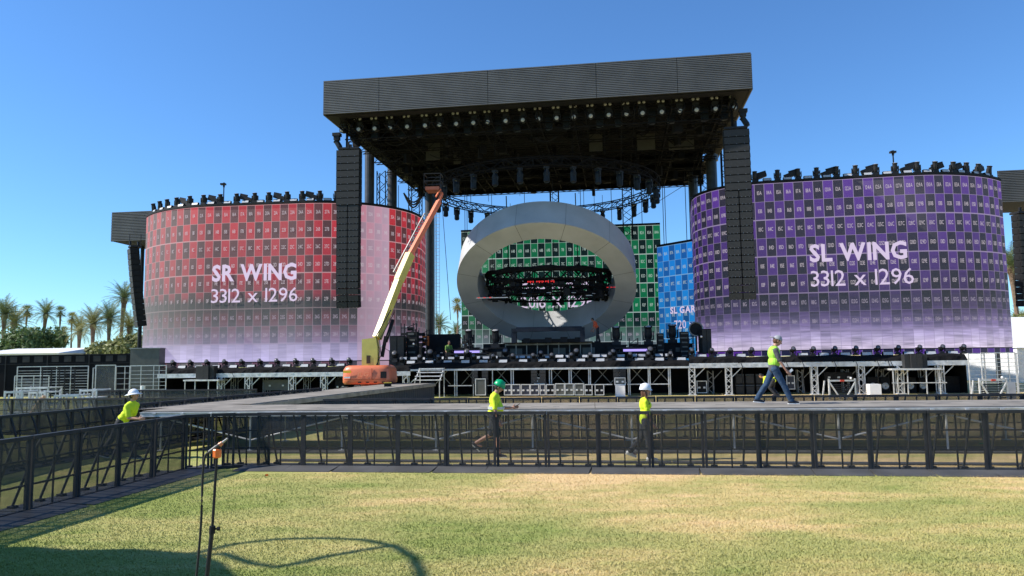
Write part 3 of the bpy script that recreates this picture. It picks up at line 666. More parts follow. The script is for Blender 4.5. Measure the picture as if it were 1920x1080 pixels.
# ================================================================== TILTED RING
ring_m = mat('pale_grey_ring_paint', (0.43, 0.44, 0.455), 0.6, var=.12, scale=.6)
seam_m = mat('dark_seam', (0.06, 0.06, 0.06), .8, var=0)
RR, RI, RT = 6.3, 4.84, 2.06
ru, rz_ = 1.42, 7.16
ring = thing('tilted_ring', 'huge pale grey ring leaning forward in the middle of the stage', 'ring sculpture', S(ru, 7.0, rz_), STAGE_ROT)
TILT = R(52.8)
Mr = Matrix.Rotation(-TILT, 3, 'X') if False else Matrix.Rotation(TILT, 3, 'X')
def rp(a, r, d):      # angle, radius, depth behind the front face; face normal starts at -y and tips down
    p = Vector((r*math.cos(a), d, r*math.sin(a))); return Mr@p
def ringband(name, f0, f1, m, n=96):
    mb = MB(); vs = []; fs = []
    for i in range(n): a = 2*PI*i/n; vs += [rp(a, *f0), rp(a, *f1)]
    for i in range(n): j = (i+1) % n; fs.append((2*i, 2*j, 2*j+1, 2*i+1))
    mb.add(vs, fs); o = mb.build(name, m, ring, smooth=True); return o
ringband('front_face', (RI, 0), (RR, 0), ring_m); ringband('outer_band', (RR, 0), (RR, RT), ring_m); ringband('inner_band', (RI, RT), (RI, 0), ring_m); ringband('rear_face', (RR, RT), (RI, RT), ring_m)
mb = MB()
for k in range(12):
    a = 2*PI*(k+.45)/12
    mb.add([rp(a-.002, RI, -.006), rp(a+.002, RI, -.006), rp(a+.002, RR, -.006), rp(a-.002, RR, -.006)], [(0, 1, 2, 3)])
    mb.add([rp(a-.0012, RR+.006, 0), rp(a+.0012, RR+.006, 0), rp(a+.0012, RR+.006, RT), rp(a-.0012, RR+.006, RT)], [(0, 1, 2, 3)])
    mb.add([rp(a-.0012, RI-.006, 0), rp(a+.0012, RI-.006, 0), rp(a+.0012, RI-.006, RT), rp(a-.0012, RI-.006, RT)], [(0, 1, 2, 3)])
mb.build('panel_seam', seam_m, ring)
# ================================================================== STAGE PLATFORM
st = thing('stage_platform', 'long dark stage platform with aluminium edge and truss legs under the screens', 'stage', S(1, 2, 0)); org = st.location.copy()
def ls(u, v, z): return S(u, v, z)-org
def sb(mb, u0, u1, v0, v1, z0, z1): return mb.box(S((u0+u1)/2, (v0+v1)/2, (z0+z1)/2)-org, (u1-u0, v1-v0, z1-z0), rz=STAGE_ROT)
UL, UR = on(296, 700, 0)[0], on(1815, 680, 0)[0]; UA, UB = on(770, 690, 0)[0], on(1292, 690, 0)[0]
ZL, ZC, ZR = 1.62, 1.74, 1.90
stage_top = mat('stage_deck_black', (0.03, 0.03, 0.032), .6, var=.3)
for nm, a, b, z in (('left_deck', UL, UA-.02, ZL), ('centre_deck', UA, UB, ZC), ('right_deck', UB+.02, UR, ZR)):
    mb = MB(); sb(mb, a, b, .05, 19 if nm[0] == 'c' else 14, z-.1, z); mb.build(nm, stage_top, st)
    mb = MB(); sb(mb, a, b, -.04, .04, z-.30 if nm[0] != 'c' else z-.14, z-.03)
    if nm[0] != 'c':
        n = int((b-a)/1.1)
        for i in range(n): sb(mb, a+i*(b-a)/n+.1, a+i*(b-a)/n+.28, -.06, -.03, z-.12, z-.05)
    mb.build('edge_beam', alu, st)
    # black cloth skirt on the deck edge with folds
    mb = MB(); n = int((b-a)/.22); h = .34; vs = []; fs = []
    for i in range(n+1):
        u = a+(b-a)*i/n; sag = .05*math.sin(i*.7)+.04*math.sin(i*.23)
        vs += [ls(u, .0+.05*math.sin(i*1.9), z-.02), ls(u, .12+.04*math.sin(i*1.3), z+h*.55+sag), ls(u, .35, z+h+sag*.5)]
    for i in range(n): fs += [(3*i, 3*i+3, 3*i+4, 3*i+1), (3*i+1, 3*i+4, 3*i+5, 3*i+2)]
    mb.add(vs, fs); mb.build('cloth_skirt', cloth, st)
mb = MB(); sb(mb, UL, UR, 3.2, 3.25, .02, 1.6); sb(mb, UL-.02, UL, .3, 14, .02, 1.5); sb(mb, UR, UR+.02, .3, 14, .02, 1.7); mb.build('under_stage_dark_sheet', cloth, st)  # black sheet stands in for the shade in the void beneath the stage
def uof(px, v=0.0, y=715): return on(px, y, v)[0]
def leg_truss(px, z, v=0.15, ybr=True, m=galv):
    u = uof(px); mb = MB(); mb.truss(ls(u, v, .03), ls(u, v, z-.3), .32, .05, .3, up=EV, web=.8, sides=(0, 2)); mb.box(ls(u, v, .03), (.5, .5, .04), rz=STAGE_ROT)
    if ybr: mb.bar(ls(u+.2, v, z-.85), ls(u+.75, v, z-.32), .05)
    mb.build('truss_leg', m, st)
for px in (412, 464, 546, 606, 760): leg_truss(px, ZL)
for px in (1298, 1367, 1528, 1616, 1689, 1765): leg_truss(px, ZR)
for px in (440, 500, 576, 640, 1332, 1500, 1585, 1650, 1730):
    u = uof(px, 1.6); mb = MB(); mb.truss(ls(u, 1.6, .03), ls(u, 1.6, 1.4), .32, .045, .3, up=EV, web=.7, sides=(0,)); mb.bar(ls(u+.2, 1.6, .9), ls(u+.7, 1.6, 1.4), .045); mb.build('rear_truss_leg', dalu, st)
for px in (852, 856, 887, 923, 958, 962, 1030, 1034, 1067, 1071, 1104, 1107, 1178, 1181, 1216, 1219, 1254, 1257):
    u = uof(px); mb = MB(); mb.bar(ls(u, .1, .03), ls(u, .1, ZC-.12), .055); mb.build('scaffold_post', alu, st)
mb = MB()
for a, b in ((840, 885), (905, 1000), (1022, 1148), (1176, 1256)): mb.bar(ls(uof(a), .02, .68), ls(uof(b), .02, .68), .06, .05)
mb.build('mid_rail', alu, st)
for px in (940, 1010, 1045, 1080, 1130, 1160, 1195, 1240, 880, 830):
    mb = MB(); u = uof(px, 1.2); mb.bar(ls(u-.5, 1.2, .7), ls(u+.3, 1.2, ZC-.15), .04); mb.bar(ls(u+.5, 1.3, .7), ls(u-.3, 1.3, ZC-.15), .04); mb.build('cross_brace', dalu, st)
mb = MB()
for i in range(9):
    u = uof(1240+i*4, .3); 
for px in (435, 1385, 1470, 1500, 1560, 1600, 1640, 1665, 1660):
    u = uof(px, .1); z = ZL if px < 800 else ZR; mb.tube([ls(u, -.08, z-.05), ls(u+.12, -.14, z+.0), ls(u+.22, -.1, z-.25), ls(u+.2, .1, z-.8), ls(u+.3, .3, .1)], .018, 4)
mb.build('hanging_cable', black, st)
# black cloth and low risers on the centre stage
RIS = 3.28
rs = thing('centre_riser', 'dark framed riser box on the centre stage below the ring', 'stage riser', S(2, 6, ZC), STAGE_ROT)
u0, u1 = uof(945, 3, 650), uof(1108, 3, 650); W_ = u1-u0; cx = (u0+u1)/2-2
mb = MB(); mb.box((cx, 1.2, (RIS-ZC)/2+.02), (W_+3.0, 7.0, RIS-ZC-.04)); mb.build('riser_body', black, rs)
mb = MB(); mb.box((cx, -3.0+.6, (RIS-ZC)+.03), (W_+.2, 1.2, .05)); mb.build('riser_top', stage_top, rs)
mb = MB()
for i in range(9): x = cx-W_/2+i*W_/8; mb.bar((x, -2.35, .35), (x, -2.35, RIS-ZC), .06)
mb.bar((cx-W_/2, -2.35, RIS-ZC-.08), (cx+W_/2, -2.35, RIS-ZC-.08), .1); mb.bar((cx-W_/2, -2.35, .4), (cx+W_/2, -2.35, .4), .06); mb.build('riser_frame', dalu, rs)
mb = MB()
for i in (0, 3, 5): mb.box((cx-W_/2+.7+i*.95, -2.32, .95), (.8, .02, .5)); 
mb.build('riser_panel', case_grey, rs)
gt = thing('gantry_frame', 'low dark blue black gantry frame standing on the riser under the ring', 'gantry', S(2, 2.6, RIS), STAGE_ROT)
u0, z1 = on(960, 616, 2.6); u1, _ = on(1096, 612, 2.6); x0, x1 = u0-2, u1-2; hh = z1-RIS
dnavy = mat('dark_blue_steel', (0.008, 0.013, 0.024), .6, 0, var=.3, spec=.2)
mb = MB(); mb.box(((x0+x1)/2, 0, hh-.12), (x1-x0, .5, .22)); mb.box(((x0+x1)/2, .6, hh+.04), (x1-x0-.4, .4, .1)); mb.build('top_beam', dnavy, gt)
for x in (x0+.14, x1-.14): mb = MB(); mb.box((x, 0, (hh-.23)/2), (.28, .45, hh-.23)); mb.build('leg', dnavy, gt)
mb = MB()
for x, s in ((-1.4, .3), (.0, .32), (1.0, .34), (1.9, .3)): mb.box(((x0+x1)/2+x, .1, s/2), (s*1.3, .3, s))
mb.box(((x0+x1)/2, .3, .12), (x1-x0-1.2, .3, .22)); mb.build('equipment_row', black, gt)
# ================================================================== LIGHT FIXTURES
def moving_head(lens_m=glass, s=1.0, tilt=0.0, upright=True):
    t = thing('moving_head_light', 'proto', 'stage light'); g = 1 if upright else -1
    mb = MB(); mb.box((0, 0, g*.07), (.36, .3, .13)); mb.box((0, 0, g*.15), (.2, .2, .05)); mb.build('base', blackm, t)
    mb = MB(); mb.box((0, 0, g*.2), (.42, .14, .05)); mb.box((-.2, 0, g*.36), (.045, .14, .34)); mb.box((.2, 0, g*.36), (.045, .14, .34)); mb.build('yoke', blackm, t)
    prof = [(.09, -.26), (.15, -.2), (.165, -.05), (.15, .08), (.14, .2), (.17, .26), (.16, .28)]
    mb = MB(); mb.lathe(prof, n=12); h = mb.build('head', blackm, t, smooth=False); h.location = (0, 0, g*.45); h.rotation_euler = (tilt, 0, 0)
    mb = MB(); mb.ball((0, 0, .25), (.14, .14, .06), n=12, m=4, zmin=0); l = mb.build('lens', lens_m, h)
    return t
def strobe(lit=False):
    t = thing('strobe_panel_light', 'proto', 'stage light')
    mb = MB(); mb.box((0, .05, .12), (.46, .16, .2)); mb.box((-.25, .05, .1), (.02, .08, .2)); mb.box((.25, .05, .1), (.02, .08, .2)); mb.build('housing', blackm, t)
    mb = MB(); M = Matrix.Rotation(R(-25), 3, 'X'); mb.box((0, -.05, .13), (.44, .02, .17), M=M); mb.build('face', lightgrey, t); return t
def tilted_wash():
    t = thing('tilted_wash_light', 'proto', 'stage light')
    mb = MB(); mb.bar((-.35, 0, .45), (.35, 0, .2), .2, .26); mb.bar((-.38, 0, .52), (.1, 0, .4), .03, .3); mb.build('head', blackm, t)
    mb = MB(); mb.box((.1, 0, .12), (.1, .25, .22)); mb.build('bracket', blackm, t); return t
mh_top = Rep(moving_head(tilt=R(12))); st_top = Rep(strobe()); tw = Rep(tilted_wash())
def lab(kind, i, n, where): return '%s, %s from the left %s' % (kind, ordw(i), where)
def screen_tops(sc, movers, strobes, tilted, where, flip=1):
    for px in (movers): pass
    for i, px in enumerate(movers):
        c = sc.col_at_px(px, 0); mh_top.put(sc.at(c, -.14, -.2), sc.rot(c), lab('dark upright moving head light', i, len(movers), where), 'moving head lights '+where, scale=1.0)
    for i, px in enumerate(strobes):
        c = sc.col_at_px(px, 0); st_top.put(sc.at(c, -.13, -.15), sc.rot(c), lab('small flat panel light', i, len(strobes), where), 'panel lights '+where, scale=1.05)
    for i, px in enumerate(tilted):
        c = sc.col_at_px(px, 0); tw.put(sc.at(c, -.14, -.3), sc.rot(c)+(0 if flip > 0 else PI), lab('long tilted wash light', i, len(tilted), where), 'tilted wash lights '+where, scale=1.15)
screen_tops(scL, [282.5, 295, 309, 327.5, 352, 379, 411, 441, 475, 502, 536, 564.5, 599, 630], [286, 299, 314, 336, 363, 394, 425, 458, 487, 518, 549, 581, 613], [339, 396, 457, 521, 583], 'along the top of the red screen')
screen_tops(scR, [1416, 1459, 1498, 1532.5, 1570, 1606, 1645, 1681, 1723, 1757, 1792, 1817, 1840, 1862], [1440, 1478, 1517, 1552, 1590, 1628, 1665, 1703, 1742, 1776, 1806, 1834, 1855], [1425, 1485, 1555, 1630, 1706, 1763, 1800, 1845], 'along the top of the purple screen', -1)
def mast(sc, px, label):
    c = sc.col_at_px(px, 0); t = thing('camera_mast', label, 'mast', sc.at(c, -.12, -.4)); mb = MB(); mb.bar((0, 0, 0), (0, 0, 1.45), .06); mb.build('pole', blackm, t)
    mb = MB(); mb.box((-.03, -.05, 1.5), (.35, .25, .12)); mb.cyl((0, 0, 1.3), (0, 0, 1.62), .07, n=8); mb.build('camera_head', blackm, t)
mast(scL, 413, 'thin mast with a small camera head above the red screen'); mast(scR, 1681, 'thin mast with a small camera head above the purple screen')
# front edge of the stage: alternating moving heads and panels
mh_edge = Rep(moving_head(mat('dark_lens_glass', (.12, .12, .13), .15, .3, var=.1), tilt=R(60))); st_edge = Rep(strobe())
EM = [325.5, 358, 389, 422, 454, 488, 520, 555, 587.5, 622.5, 655.5, 754, 787.5, 823, 857, 889, 925, 962, 1000, 1035, 1071.5, 1107, 1144, 1182, 1216, 1257.5, 1298, 1335, 1370, 1410, 1488, 1525.5, 1566, 1605.5, 1646.7, 1685, 1725, 1768, 1807.5]
def zed(px): return ZL if px < 768 else (ZC if px < 1292 else ZR)
for i, px in enumerate(EM):
    v = .55; z = zed(px)+.32; mh_edge.put(S(uof(px, v, 685), v, z), STAGE_ROT, lab('short moving head light facing the lawn', i, 0, 'along the stage front edge'), 'moving head lights along the stage front edge', scale=.78)
ES = [(a+b)/2 for a, b in zip(EM[:-1], EM[1:]) if b-a < 60]
for i, px in enumerate(ES):
    v = .45; z = zed(px)+.26; st_edge.put(S(uof(px, v, 685), v, z), STAGE_ROT, lab('grey panel light', i, 0, 'along the stage front edge'), 'panel lights along the stage front edge', scale=1.15)
# roof front truss: lamp row, four-lens blinders, dark washes behind
RMX = [644, 675, 705, 734, 765.5, 799, 825.5, 857, 889, 916, 949, 981, 1010, 1044, 1076, 1107.5, 1141, 1174, 1204, 1240, 1274, 1304.5, 1340, 1375]
lens_b = mat('bright_lens_glass', (0.33, 0.34, 0.36), 0.2, 0.0, var=.1, scale=12)
mh_roof = Rep(moving_head(lens_b, tilt=R(100), upright=False))
bl = thing('four_lens_blinder', 'proto', 'stage light'); mb = MB(); mb.box((0, .06, 0), (.56, .1, .6)); mb.box((0, .1, .35), (.08, .06, .3)); mb.build('housing', black, bl)
for sx in (-1, 1):
    for sz in (-1, 1): mb = MB(); mb.ball((0, 0, 0), (.1, .1, .05), 12, 5, zmin=0); o = mb.build('lens', lens_b, bl); o.rotation_euler = (PI/2, 0, 0); o.location = (sx*.15, .0, sz*.16)
bl = Rep(bl)
dwm = mat('blue_black_lamp_housing', (0.008, 0.013, 0.02), .5, 0, var=.3, spec=.25)
dw = thing('hanging_wash_light', 'proto', 'stage light'); mb = MB(); mb.box((0, 0, -.12), (.4, .3, .16)); mb.box((-.24, 0, -.4), (.04, .12, .6)); mb.box((.24, 0, -.4), (.04, .12, .6)); mb.build('yoke', blackm, dw)
mb = MB(); mb.box((0, 0, -.6), (.42, .4, .72)); mb.box((0, 0, -.99), (.32, .3, .08)); mb.build('head', dwm, dw); dw = Rep(dw)
yl = lambda px: 233+(px-644)*(186-233)/(1375-644.)
tz0 = on(644, yl(644), 0)[1]; tz1 = on(1375, yl(1375), 0)[1]; TZ = (tz0+tz1)/2
ft = thing('front_lighting_truss', 'long dark box truss of lamps just behind the lower edge of the roof fascia', 'lighting truss', S(1.5, 0, 0)); org = ft.location.copy()
mb = MB(); mb.truss(S(RU0+.6, .1, TZ+.28)-org, S(RU1-.6, .1, TZ+.28)-org, .5, .05, .5); mb.build('box_truss', dark_truss, ft)
mb = MB()
for k in range(14): u = RU0+1+k*(RU1-RU0-2)/13; mb.bar(S(u, .1, TZ+.4)-org, S(u, .1, RZ1-.5)-org, .03)
mb.build('hanger', dark_truss, ft)
for i, px in enumerate(RMX):
    u = uof(px, -.15, yl(px)); mh_roof.put(S(u, -.15, TZ-.08), STAGE_ROT, lab('hanging moving head light', i, 0, 'under the roof fascia'), 'hanging moving head lights under the roof fascia', scale=1.05)
    bl.put(S(u-.05, -.45, TZ+.22), STAGE_ROT, lab('four lens lamp panel', i, 0, 'under the roof fascia'), 'four lens lamps under the roof fascia', scale=.95)
DWX = [664, 704, 755, 787, 845, 877, 935, 969, 1029, 1062, 1124, 1159, 1221, 1257, 1320, 1356]
for i, px in enumerate(DWX): dw.put(S(uof(px, .9, yl(px)), .9, TZ+.1), STAGE_ROT, lab('dark boxy wash light', i, 0, 'behind the moving heads under the roof'), 'dark boxy wash lights under the roof')
for px, v, z, l in ((632, -.3, 16.3, 'lamp cluster hanging off the lower left corner of the roof'), (1394, -.3, 16.35, 'lamp cluster hanging off the lower right corner of the roof')):
    u = uof(px, v, 240); t = thing('corner_lamp_cluster', l, 'stage light', S(u, v, z+.1), STAGE_ROT)
    mb = MB(); mb.box((0, 0, .35), (.5, .4, .2)); mb.box((0, 0, .15), (.35, .3, .3)); mb.build('bracket', blackm, t)
    mb = MB(); M = Matrix.Rotation(R(35), 3, 'Y'); mb.lathe([(.12, -.35), (.18, -.2), (.17, .2), (.2, .3)], n=10); o = mb.build('head', dwm, t); o.rotation_euler = (0, R(-30), 0); o.location = (.1, 0, -.3)
    mb = MB(); mb.bar((.6 if px < 900 else -.6, .2, -.6), (.6 if px < 900 else -.6, .2, 1.0), .12); mb.build('hanger', dark_truss, t)
# circular truss under the roof, hung at an even height
cu, cz = on(1022, 330, 9.0); CR = 8.1; CZ = 2.3+12.35
ct = thing('circular_truss', 'large horizontal circular truss hanging under the stage roof', 'lighting truss', S(cu, 9.0, CZ), STAGE_ROT)
def ringtruss(R0, z0, w, h, n=56, r=.045):
    mb = MB(); P = lambda a, rr, z: Vector((rr*math.cos(a), rr*math.sin(a), z))
    for rr, z in ((R0-w/2, z0-h/2), (R0+w/2, z0-h/2), (R0-w/2, z0+h/2), (R0+w/2, z0+h/2)):
        mb.tube([P(2*PI*i/n, rr, z) for i in range(n+1)], r, 4)
    for i in range(n):
        a, b = 2*PI*i/n, 2*PI*(i+1)/n
        for rr in (R0-w/2, R0+w/2): mb.bar(P(a, rr, z0-h/2), P(b if i % 2 else a, rr, z0+h/2), r); mb.bar(P(b, rr, z0-h/2), P(a, rr, z0+h/2), r*.8)
    return mb
ringtruss(CR, 0, .5, .55).build('ring_frame', dark_truss, ct)
mb = MB()
for k in range(10): a = 2*PI*k/10; mb.bar((CR*math.cos(a), CR*math.sin(a), .2), (CR*math.cos(a), CR*math.sin(a), 17-CZ), .04)
mb.build('hanger_rod', dark_truss, ct)
nC = 30
hang = thing('hanging_round_light', 'proto', 'stage light'); mb = MB(); mb.box((0, 0, -.08), (.36, .3, .14)); mb.box((-.21, 0, -.35), (.04, .12, .45)); mb.box((.21, 0, -.35), (.04, .12, .45)); mb.build('yoke', blackm, hang)
mb = MB(); mb.lathe([(.12, -1.0), (.19, -.92), (.18, -.6), (.2, -.4), (.13, -.2)], n=10); mb.build('head', dwm, hang); mb = MB(); mb.lathe([(.05, -.16), (.04, -.13)], n=6); mb.build('cap', glass, hang); hang = Rep(hang)
for k in range(nC):
    a = -PI/2+2*PI*(k+.5)/nC; hang.put(S(cu, 9.0, CZ)+EU*(CR*math.cos(a))+EV*(CR*math.sin(a))+Vector((0, 0, -.3)), a, '%s lamp counted anticlockwise from the front of the circular roof truss' % ordw(k), 'lamps hanging from the circular roof truss', scale=1.05)
# dark circular rig inside the ring
iu, iz = on(1028, 540, 9.0); IR = 4.25
ir = thing('circular_rig', 'dense black circular lighting rig hanging inside the tilted ring', 'lighting rig', S(iu, 9.0, iz), STAGE_ROT)
ringtruss(IR, .55, .55, .6, 44, .06).build('upper_ring', dark_truss, ir); ringtruss(IR-.2, -.45, .5, .5, 44, .06).build('lower_ring', dark_truss, ir)
mb = MB(); P = lambda a, rr, z: Vector((rr*math.cos(a), rr*math.sin(a), z))
mb.tube([P(2*PI*i/40, IR+.25+.06*math.sin(i*2.3), .95+.05*math.sin(i*1.7)) for i in range(41)], .17, 6); mb.build('top_cable_ring', cloth, ir)
mb = MB()
for k in range(64):
    a = 2*PI*k/64+random.uniform(-.03, .03); z = random.choice((-.75, -.1, .15)); mb = MB(); mb.box(P(a, IR-random.uniform(0, .4), z+random.uniform(-.1, .1)), (random.uniform(.25, .5), random.uniform(.2, .4), random.uniform(.25, .5)), rz=a); mb.build('fixture', black, ir)
mb = MB()
for k in range(16): a = 2*PI*k/16+.1; mb.lathe([(.02, -.02), (.03, .02)], (P(a, IR+.3, .1).x, P(a, IR+.3, .1).y, .1), n=5); mb.box(P(a, IR+.1, -.72), (.3, .06, .04), rz=a+PI/2)
mb.build('small_lens_row', lightgrey, ir)
red_led = mat('red_led_text', (.05, 0, 0), var=0, emit=(1.0, .03, .03), estr=.5)
mb = MB()
for x0, w_ in ((-.95, .5), (-.35, .55), (.25, .3), (.62, .35)):
    for i in range(int(w_/.09)): mb.box((x0+i*.09, -IR-.32, .02+.02*math.sin(i*2.5)), (.055, .02, .1+.05*math.sin(i*3.7)))
mb.build('red_indicator', red_led, ir)
mb = MB()
for x in (-2.95, 2.2):
    mb.tube([Vector((x, .2, 1.0)), Vector((x-.35, .2, 1.35)), Vector((x, .2, 1.7)), Vector((x+.35, .2, 1.4)), Vector((x+.1, .2, 1.05))], .09, 5); mb.bar((x, .2, 1.5), (x-.1, .2, 7.0), .07)
for a in (.3, 1.2, 2.4, 3.6, 4.9, 5.7): mb.bar(P(a, IR, .9), P(a, IR, 7), .03)
mb.build('feed_cable', black, ir)
mb = MB()                                  # thin platform rail with red lamps crossing the ring opening
for (a, b) in ((-4.6, -2.4), (2.9, 3.3)): mb.box(((a+b)/2, -IR+.2, -.95), (b-a, .06, .05))
mb.build('pale_rail', lightgrey, ir); mb = MB()
for x in (-4.4, -4.0, -3.6, 4.35, 4.6, 4.8): mb.box((x, -IR+.1, -.93 if x < 0 else -.45), (.13, .05, .04))
mb.build('red_rail_lamp', red_led, ir)
# ================================================================== STAGE EQUIPMENT
mh_big = Rep(moving_head(tilt=R(15)))
def podium_light(px, v, ytop, n, label):
    u, zt = on(px, ytop, v); t = thing('lighting_plinth', label[0], 'equipment plinth', S(u, v, ZC), STAGE_ROT); h = max(.6, zt-ZC-1.15)
    mb = MB(); mb.box((0, 0, h/2), (1.25, .8, h-.04)); mb.box((0, 0, h), (1.4, .9, .07)); mb.build('plinth_body', black, t)
    mb = MB(); mb.box((-.3, -.42, h*.55), (.45, .03, h*.35)); mb.box((.3, -.42, h*.7), (.3, .03, h*.2)); mb.build('pale_plate', case_grey, t)
    mh_big.put(S(u, v, ZC+h+.03), STAGE_ROT, label[1], 'tall moving head lights on plinths', scale=1.6)
podium_light(879, 3.5, 620, 0, ('dark plinth in front of the leftmost green tiles', 'tall moving head light on the leftmost plinth before the green screen'))
podium_light(929, 3.5, 620, 0, ('dark plinth just left of the ring base', 'tall moving head light on the plinth just left of the ring base'))
podium_light(1155, 3.5, 614, 0, ('dark plinth just right of the ring base', 'tall moving head light on the plinth just right of the ring base'))
podium_light(1215, 3.5, 613, 0, ('dark plinth in front of the rightmost green tiles', 'tall moving head light on the plinth before the rightmost green tiles'))
podium_light(1260, 3.8, 610, 0, ('dark plinth in front of the blue screen', 'tall moving head light on the plinth before the blue screen'))
def bigspk(px0, px1, y0, y1, v, label, lens=False):
    u0, z1 = on(px0, y0, v); u1, z0 = on(px1, y1, v); t = thing('side_fill_speaker', label, 'speaker', S((u0+u1)/2, v, z0), STAGE_ROT+R(8)); w_, h = u1-u0, z1-z0
    mb = MB(); mb.box((0, .3, h/2), (w_, .9, h)); mb.build('cabinet', black, t)
    for i in range(2): mb = MB(); mb.box(((i-.5)*w_*.5, -.17, h/2), (w_*.44, .03, h*.92)); mb.build('grille', grille, t)
bigspk(732, 758, 630, 688, 1.6, 'tall black speaker stack on the stage at the right end of the red screen')
bigspk(1314, 1334, 617, 663, 2.0, 'black speaker cabinet on the stage at the left end of the purple screen')
fan_u, fan_z = on(1305, 617, 3)
t = thing('round_fan', 'round dark fan at the left foot of the purple screen', 'fan', S(fan_u, 3, fan_z), STAGE_ROT); mb = MB()
mb.tube([Vector((.42*math.cos(a*PI/10), 0, .42*math.sin(a*PI/10))) for a in range(21)], .05, 5); mb.build('hoop', dalu, t)
mb = MB(); mb.cyl((0, .02, 0), (0, .2, 0), .38, n=16); mb.box((0, .1, -.9), (.1, .1, 1.0)); mb.build('fan_body', black, t)
def amp_rack(px0, px1, y0, y1, v, label, slots=5, face=case_grey, nm='equipment_rack'):
    u0, z1 = on(px0, y0, v); u1, z0 = on(px1, y1, v); t = thing(nm, label, 'equipment rack', S((u0+u1)/2, v, z0), STAGE_ROT); w_, h = u1-u0, z1-z0
    mb = MB(); mb.box((0, .25, h/2), (w_, .5, h)); mb.build('rack_body', black, t); mb = MB()
    for i in range(slots): mb.box((random.uniform(-.05, .05), -.02, h*(i+.6)/slots), (w_*random.uniform(.5, .85), .03, h/slots*.3))
    mb.build('drawer_fronts', face, t); return t
amp_rack(762, 782, 622, 690, 2.2, 'dark equipment rack beside the speaker stack on the left of the stage', 6)
amp_rack(1231, 1246, 625, 672, 2.4, 'stepped dark drawer rack before the blue screen, left one', 5)
amp_rack(1275, 1293, 622, 672, 2.4, 'stepped dark drawer rack before the blue screen, right one', 6)
amp_rack(800, 862, 627, 668, 6.5, 'long black equipment wall at the back left of the stage', 3, black)
for (px, y0, y1, lab_) in ((768, 638, 660, 'orange crate hanging in the dark rig left of the stage'), (799, 630, 648, 'orange box on the black equipment wall at the stage left')):
    u0, z1 = on(px-6, y0, 5.8); u1, z0 = on(px+6, y1, 5.8); t = thing('orange_crate', lab_, 'crate', S((u0+u1)/2, 5.8, z0), STAGE_ROT); mb = MB(); mb.box((0, 0, (z1-z0)/2), (u1-u0, .4, z1-z0)); mb.build('box', orange_pl, t)
    mb = MB(); mb.box((0, -.21, (z1-z0)*.45), (.06, .03, z1-z0-.1)); mb.box((0, -.21, (z1-z0)*.5), (u1-u0-.1, .03, .05)); mb.build('strap', black, t)
led_strip_m = mat('violet_strip_light', (.05,)*3, var=0, emit=(.35, .28, .8), estr=.9)
for (a, b, y, l) in ((846, 905, 663, 'violet lit strip on the low platform left of the riser'), (1163, 1220, 660, 'violet lit strip on the low platform right of the riser')):
    u0, z0 = on(a, y, 1.9); u1, _ = on(b, y, 1.9); t = thing('low_lit_platform', l, 'platform', S((u0+u1)/2, 1.9, ZC), STAGE_ROT); w_ = u1-u0; h = z0-ZC
    mb = MB(); mb.box((0, .5, h-.03), (w_*1.25, 1.1, .08)); mb.box((0, .5, h+.25), (w_*1.35, 1.1, .07)); mb.box((0, .7, h/2), (w_, .6, h)); mb.build('platform_body', blackm, t)
    mb = MB(); mb.box((0, -.02, h+.1), (w_*.8, .03, .14)); mb.build('strip_light', led_strip_m, t)
wedge = thing('wedge_monitor', 'proto', 'monitor speaker'); mb = MB(); mb.add([(-.3, -.25, 0), (.3, -.25, 0), (.3, .25, 0), (-.3, .25, 0), (-.3, -.1, .38), (.3, -.1, .38), (.3, .25, .3), (-.3, .25, .3)], [(0, 3, 2, 1), (4, 5, 6, 7), (0, 1, 5, 4), (1, 2, 6, 5), (2, 3, 7, 6), (3, 0, 4, 7)]); mb.build('cabinet', black, wedge)
mb = MB(); mb.add([(-.27, -.252, .03), (.27, -.252, .03), (.27, -.118, .36), (-.27, -.118, .36)], [(0, 1, 2, 3)]); mb.build('grille', grille, wedge); wedge = Rep(wedge)
WX = [800, 838, 870, 915, 948, 985, 1022, 1058, 1096, 1130, 1168, 1204, 1236, 1270]
for i, px in enumerate(WX): wedge.put(S(uof(px, 1.3, 670), 1.3, ZC), STAGE_ROT+random.uniform(-.3, .3), lab('black wedge monitor speaker', i, 0, 'behind the stage edge lights'), 'wedge monitors on the stage', scale=1.25)
barl = thing('batten_light', 'proto', 'stage light'); mb = MB(); mb.box((0, 0, .12), (1.0, .16, .14)); mb.box((-.4, 0, .03), (.06, .2, .06)); mb.box((.4, 0, .03), (.06, .2, .06)); mb.build('housing', blackm, barl); mb = MB(); mb.box((0, -.09, .13), (.94, .02, .09)); mb.build('face', case_grey, barl); barl = Rep(barl)
BX = [905, 940, 978, 1016, 1052, 1090, 1126]
for i, px in enumerate(BX): barl.put(S(uof(px, 2.0, 662), 2.0, ZC+.55), STAGE_ROT, lab('grey batten light', i, 0, 'on the step in front of the riser'), 'batten lights before the riser', scale=1.3)
mb = MB()
stp = thing('front_step', 'low black step carrying the batten lights in front of the riser', 'stage step', S(uof(1016, 2.2, 662), 2.2, ZC), STAGE_ROT); mb.box((0, 0, .27), (uof(1140, 2.2, 662)-uof(890, 2.2, 662), .8, .54)); mb.build('step_body', black, stp)
micp = thing('stage_microphone_stand', 'proto', 'microphone stand'); mb = MB(); mb.bar((0, 0, 0), (0, 0, 1.3), .035); mb.bar((0, 0, 1.25), (-.45, -.1, 1.55), .03); mb.build('pole', blackm, micp); mb = MB(); mb.lathe([(.16, 0), (.14, .03)], n=10); mb.build('base', blackm, micp); mb = MB(); mb.ball((-.47, -.1, 1.56), .07, 8, 6); mb.build('microphone_tip', glass, micp); micp = Rep(micp)
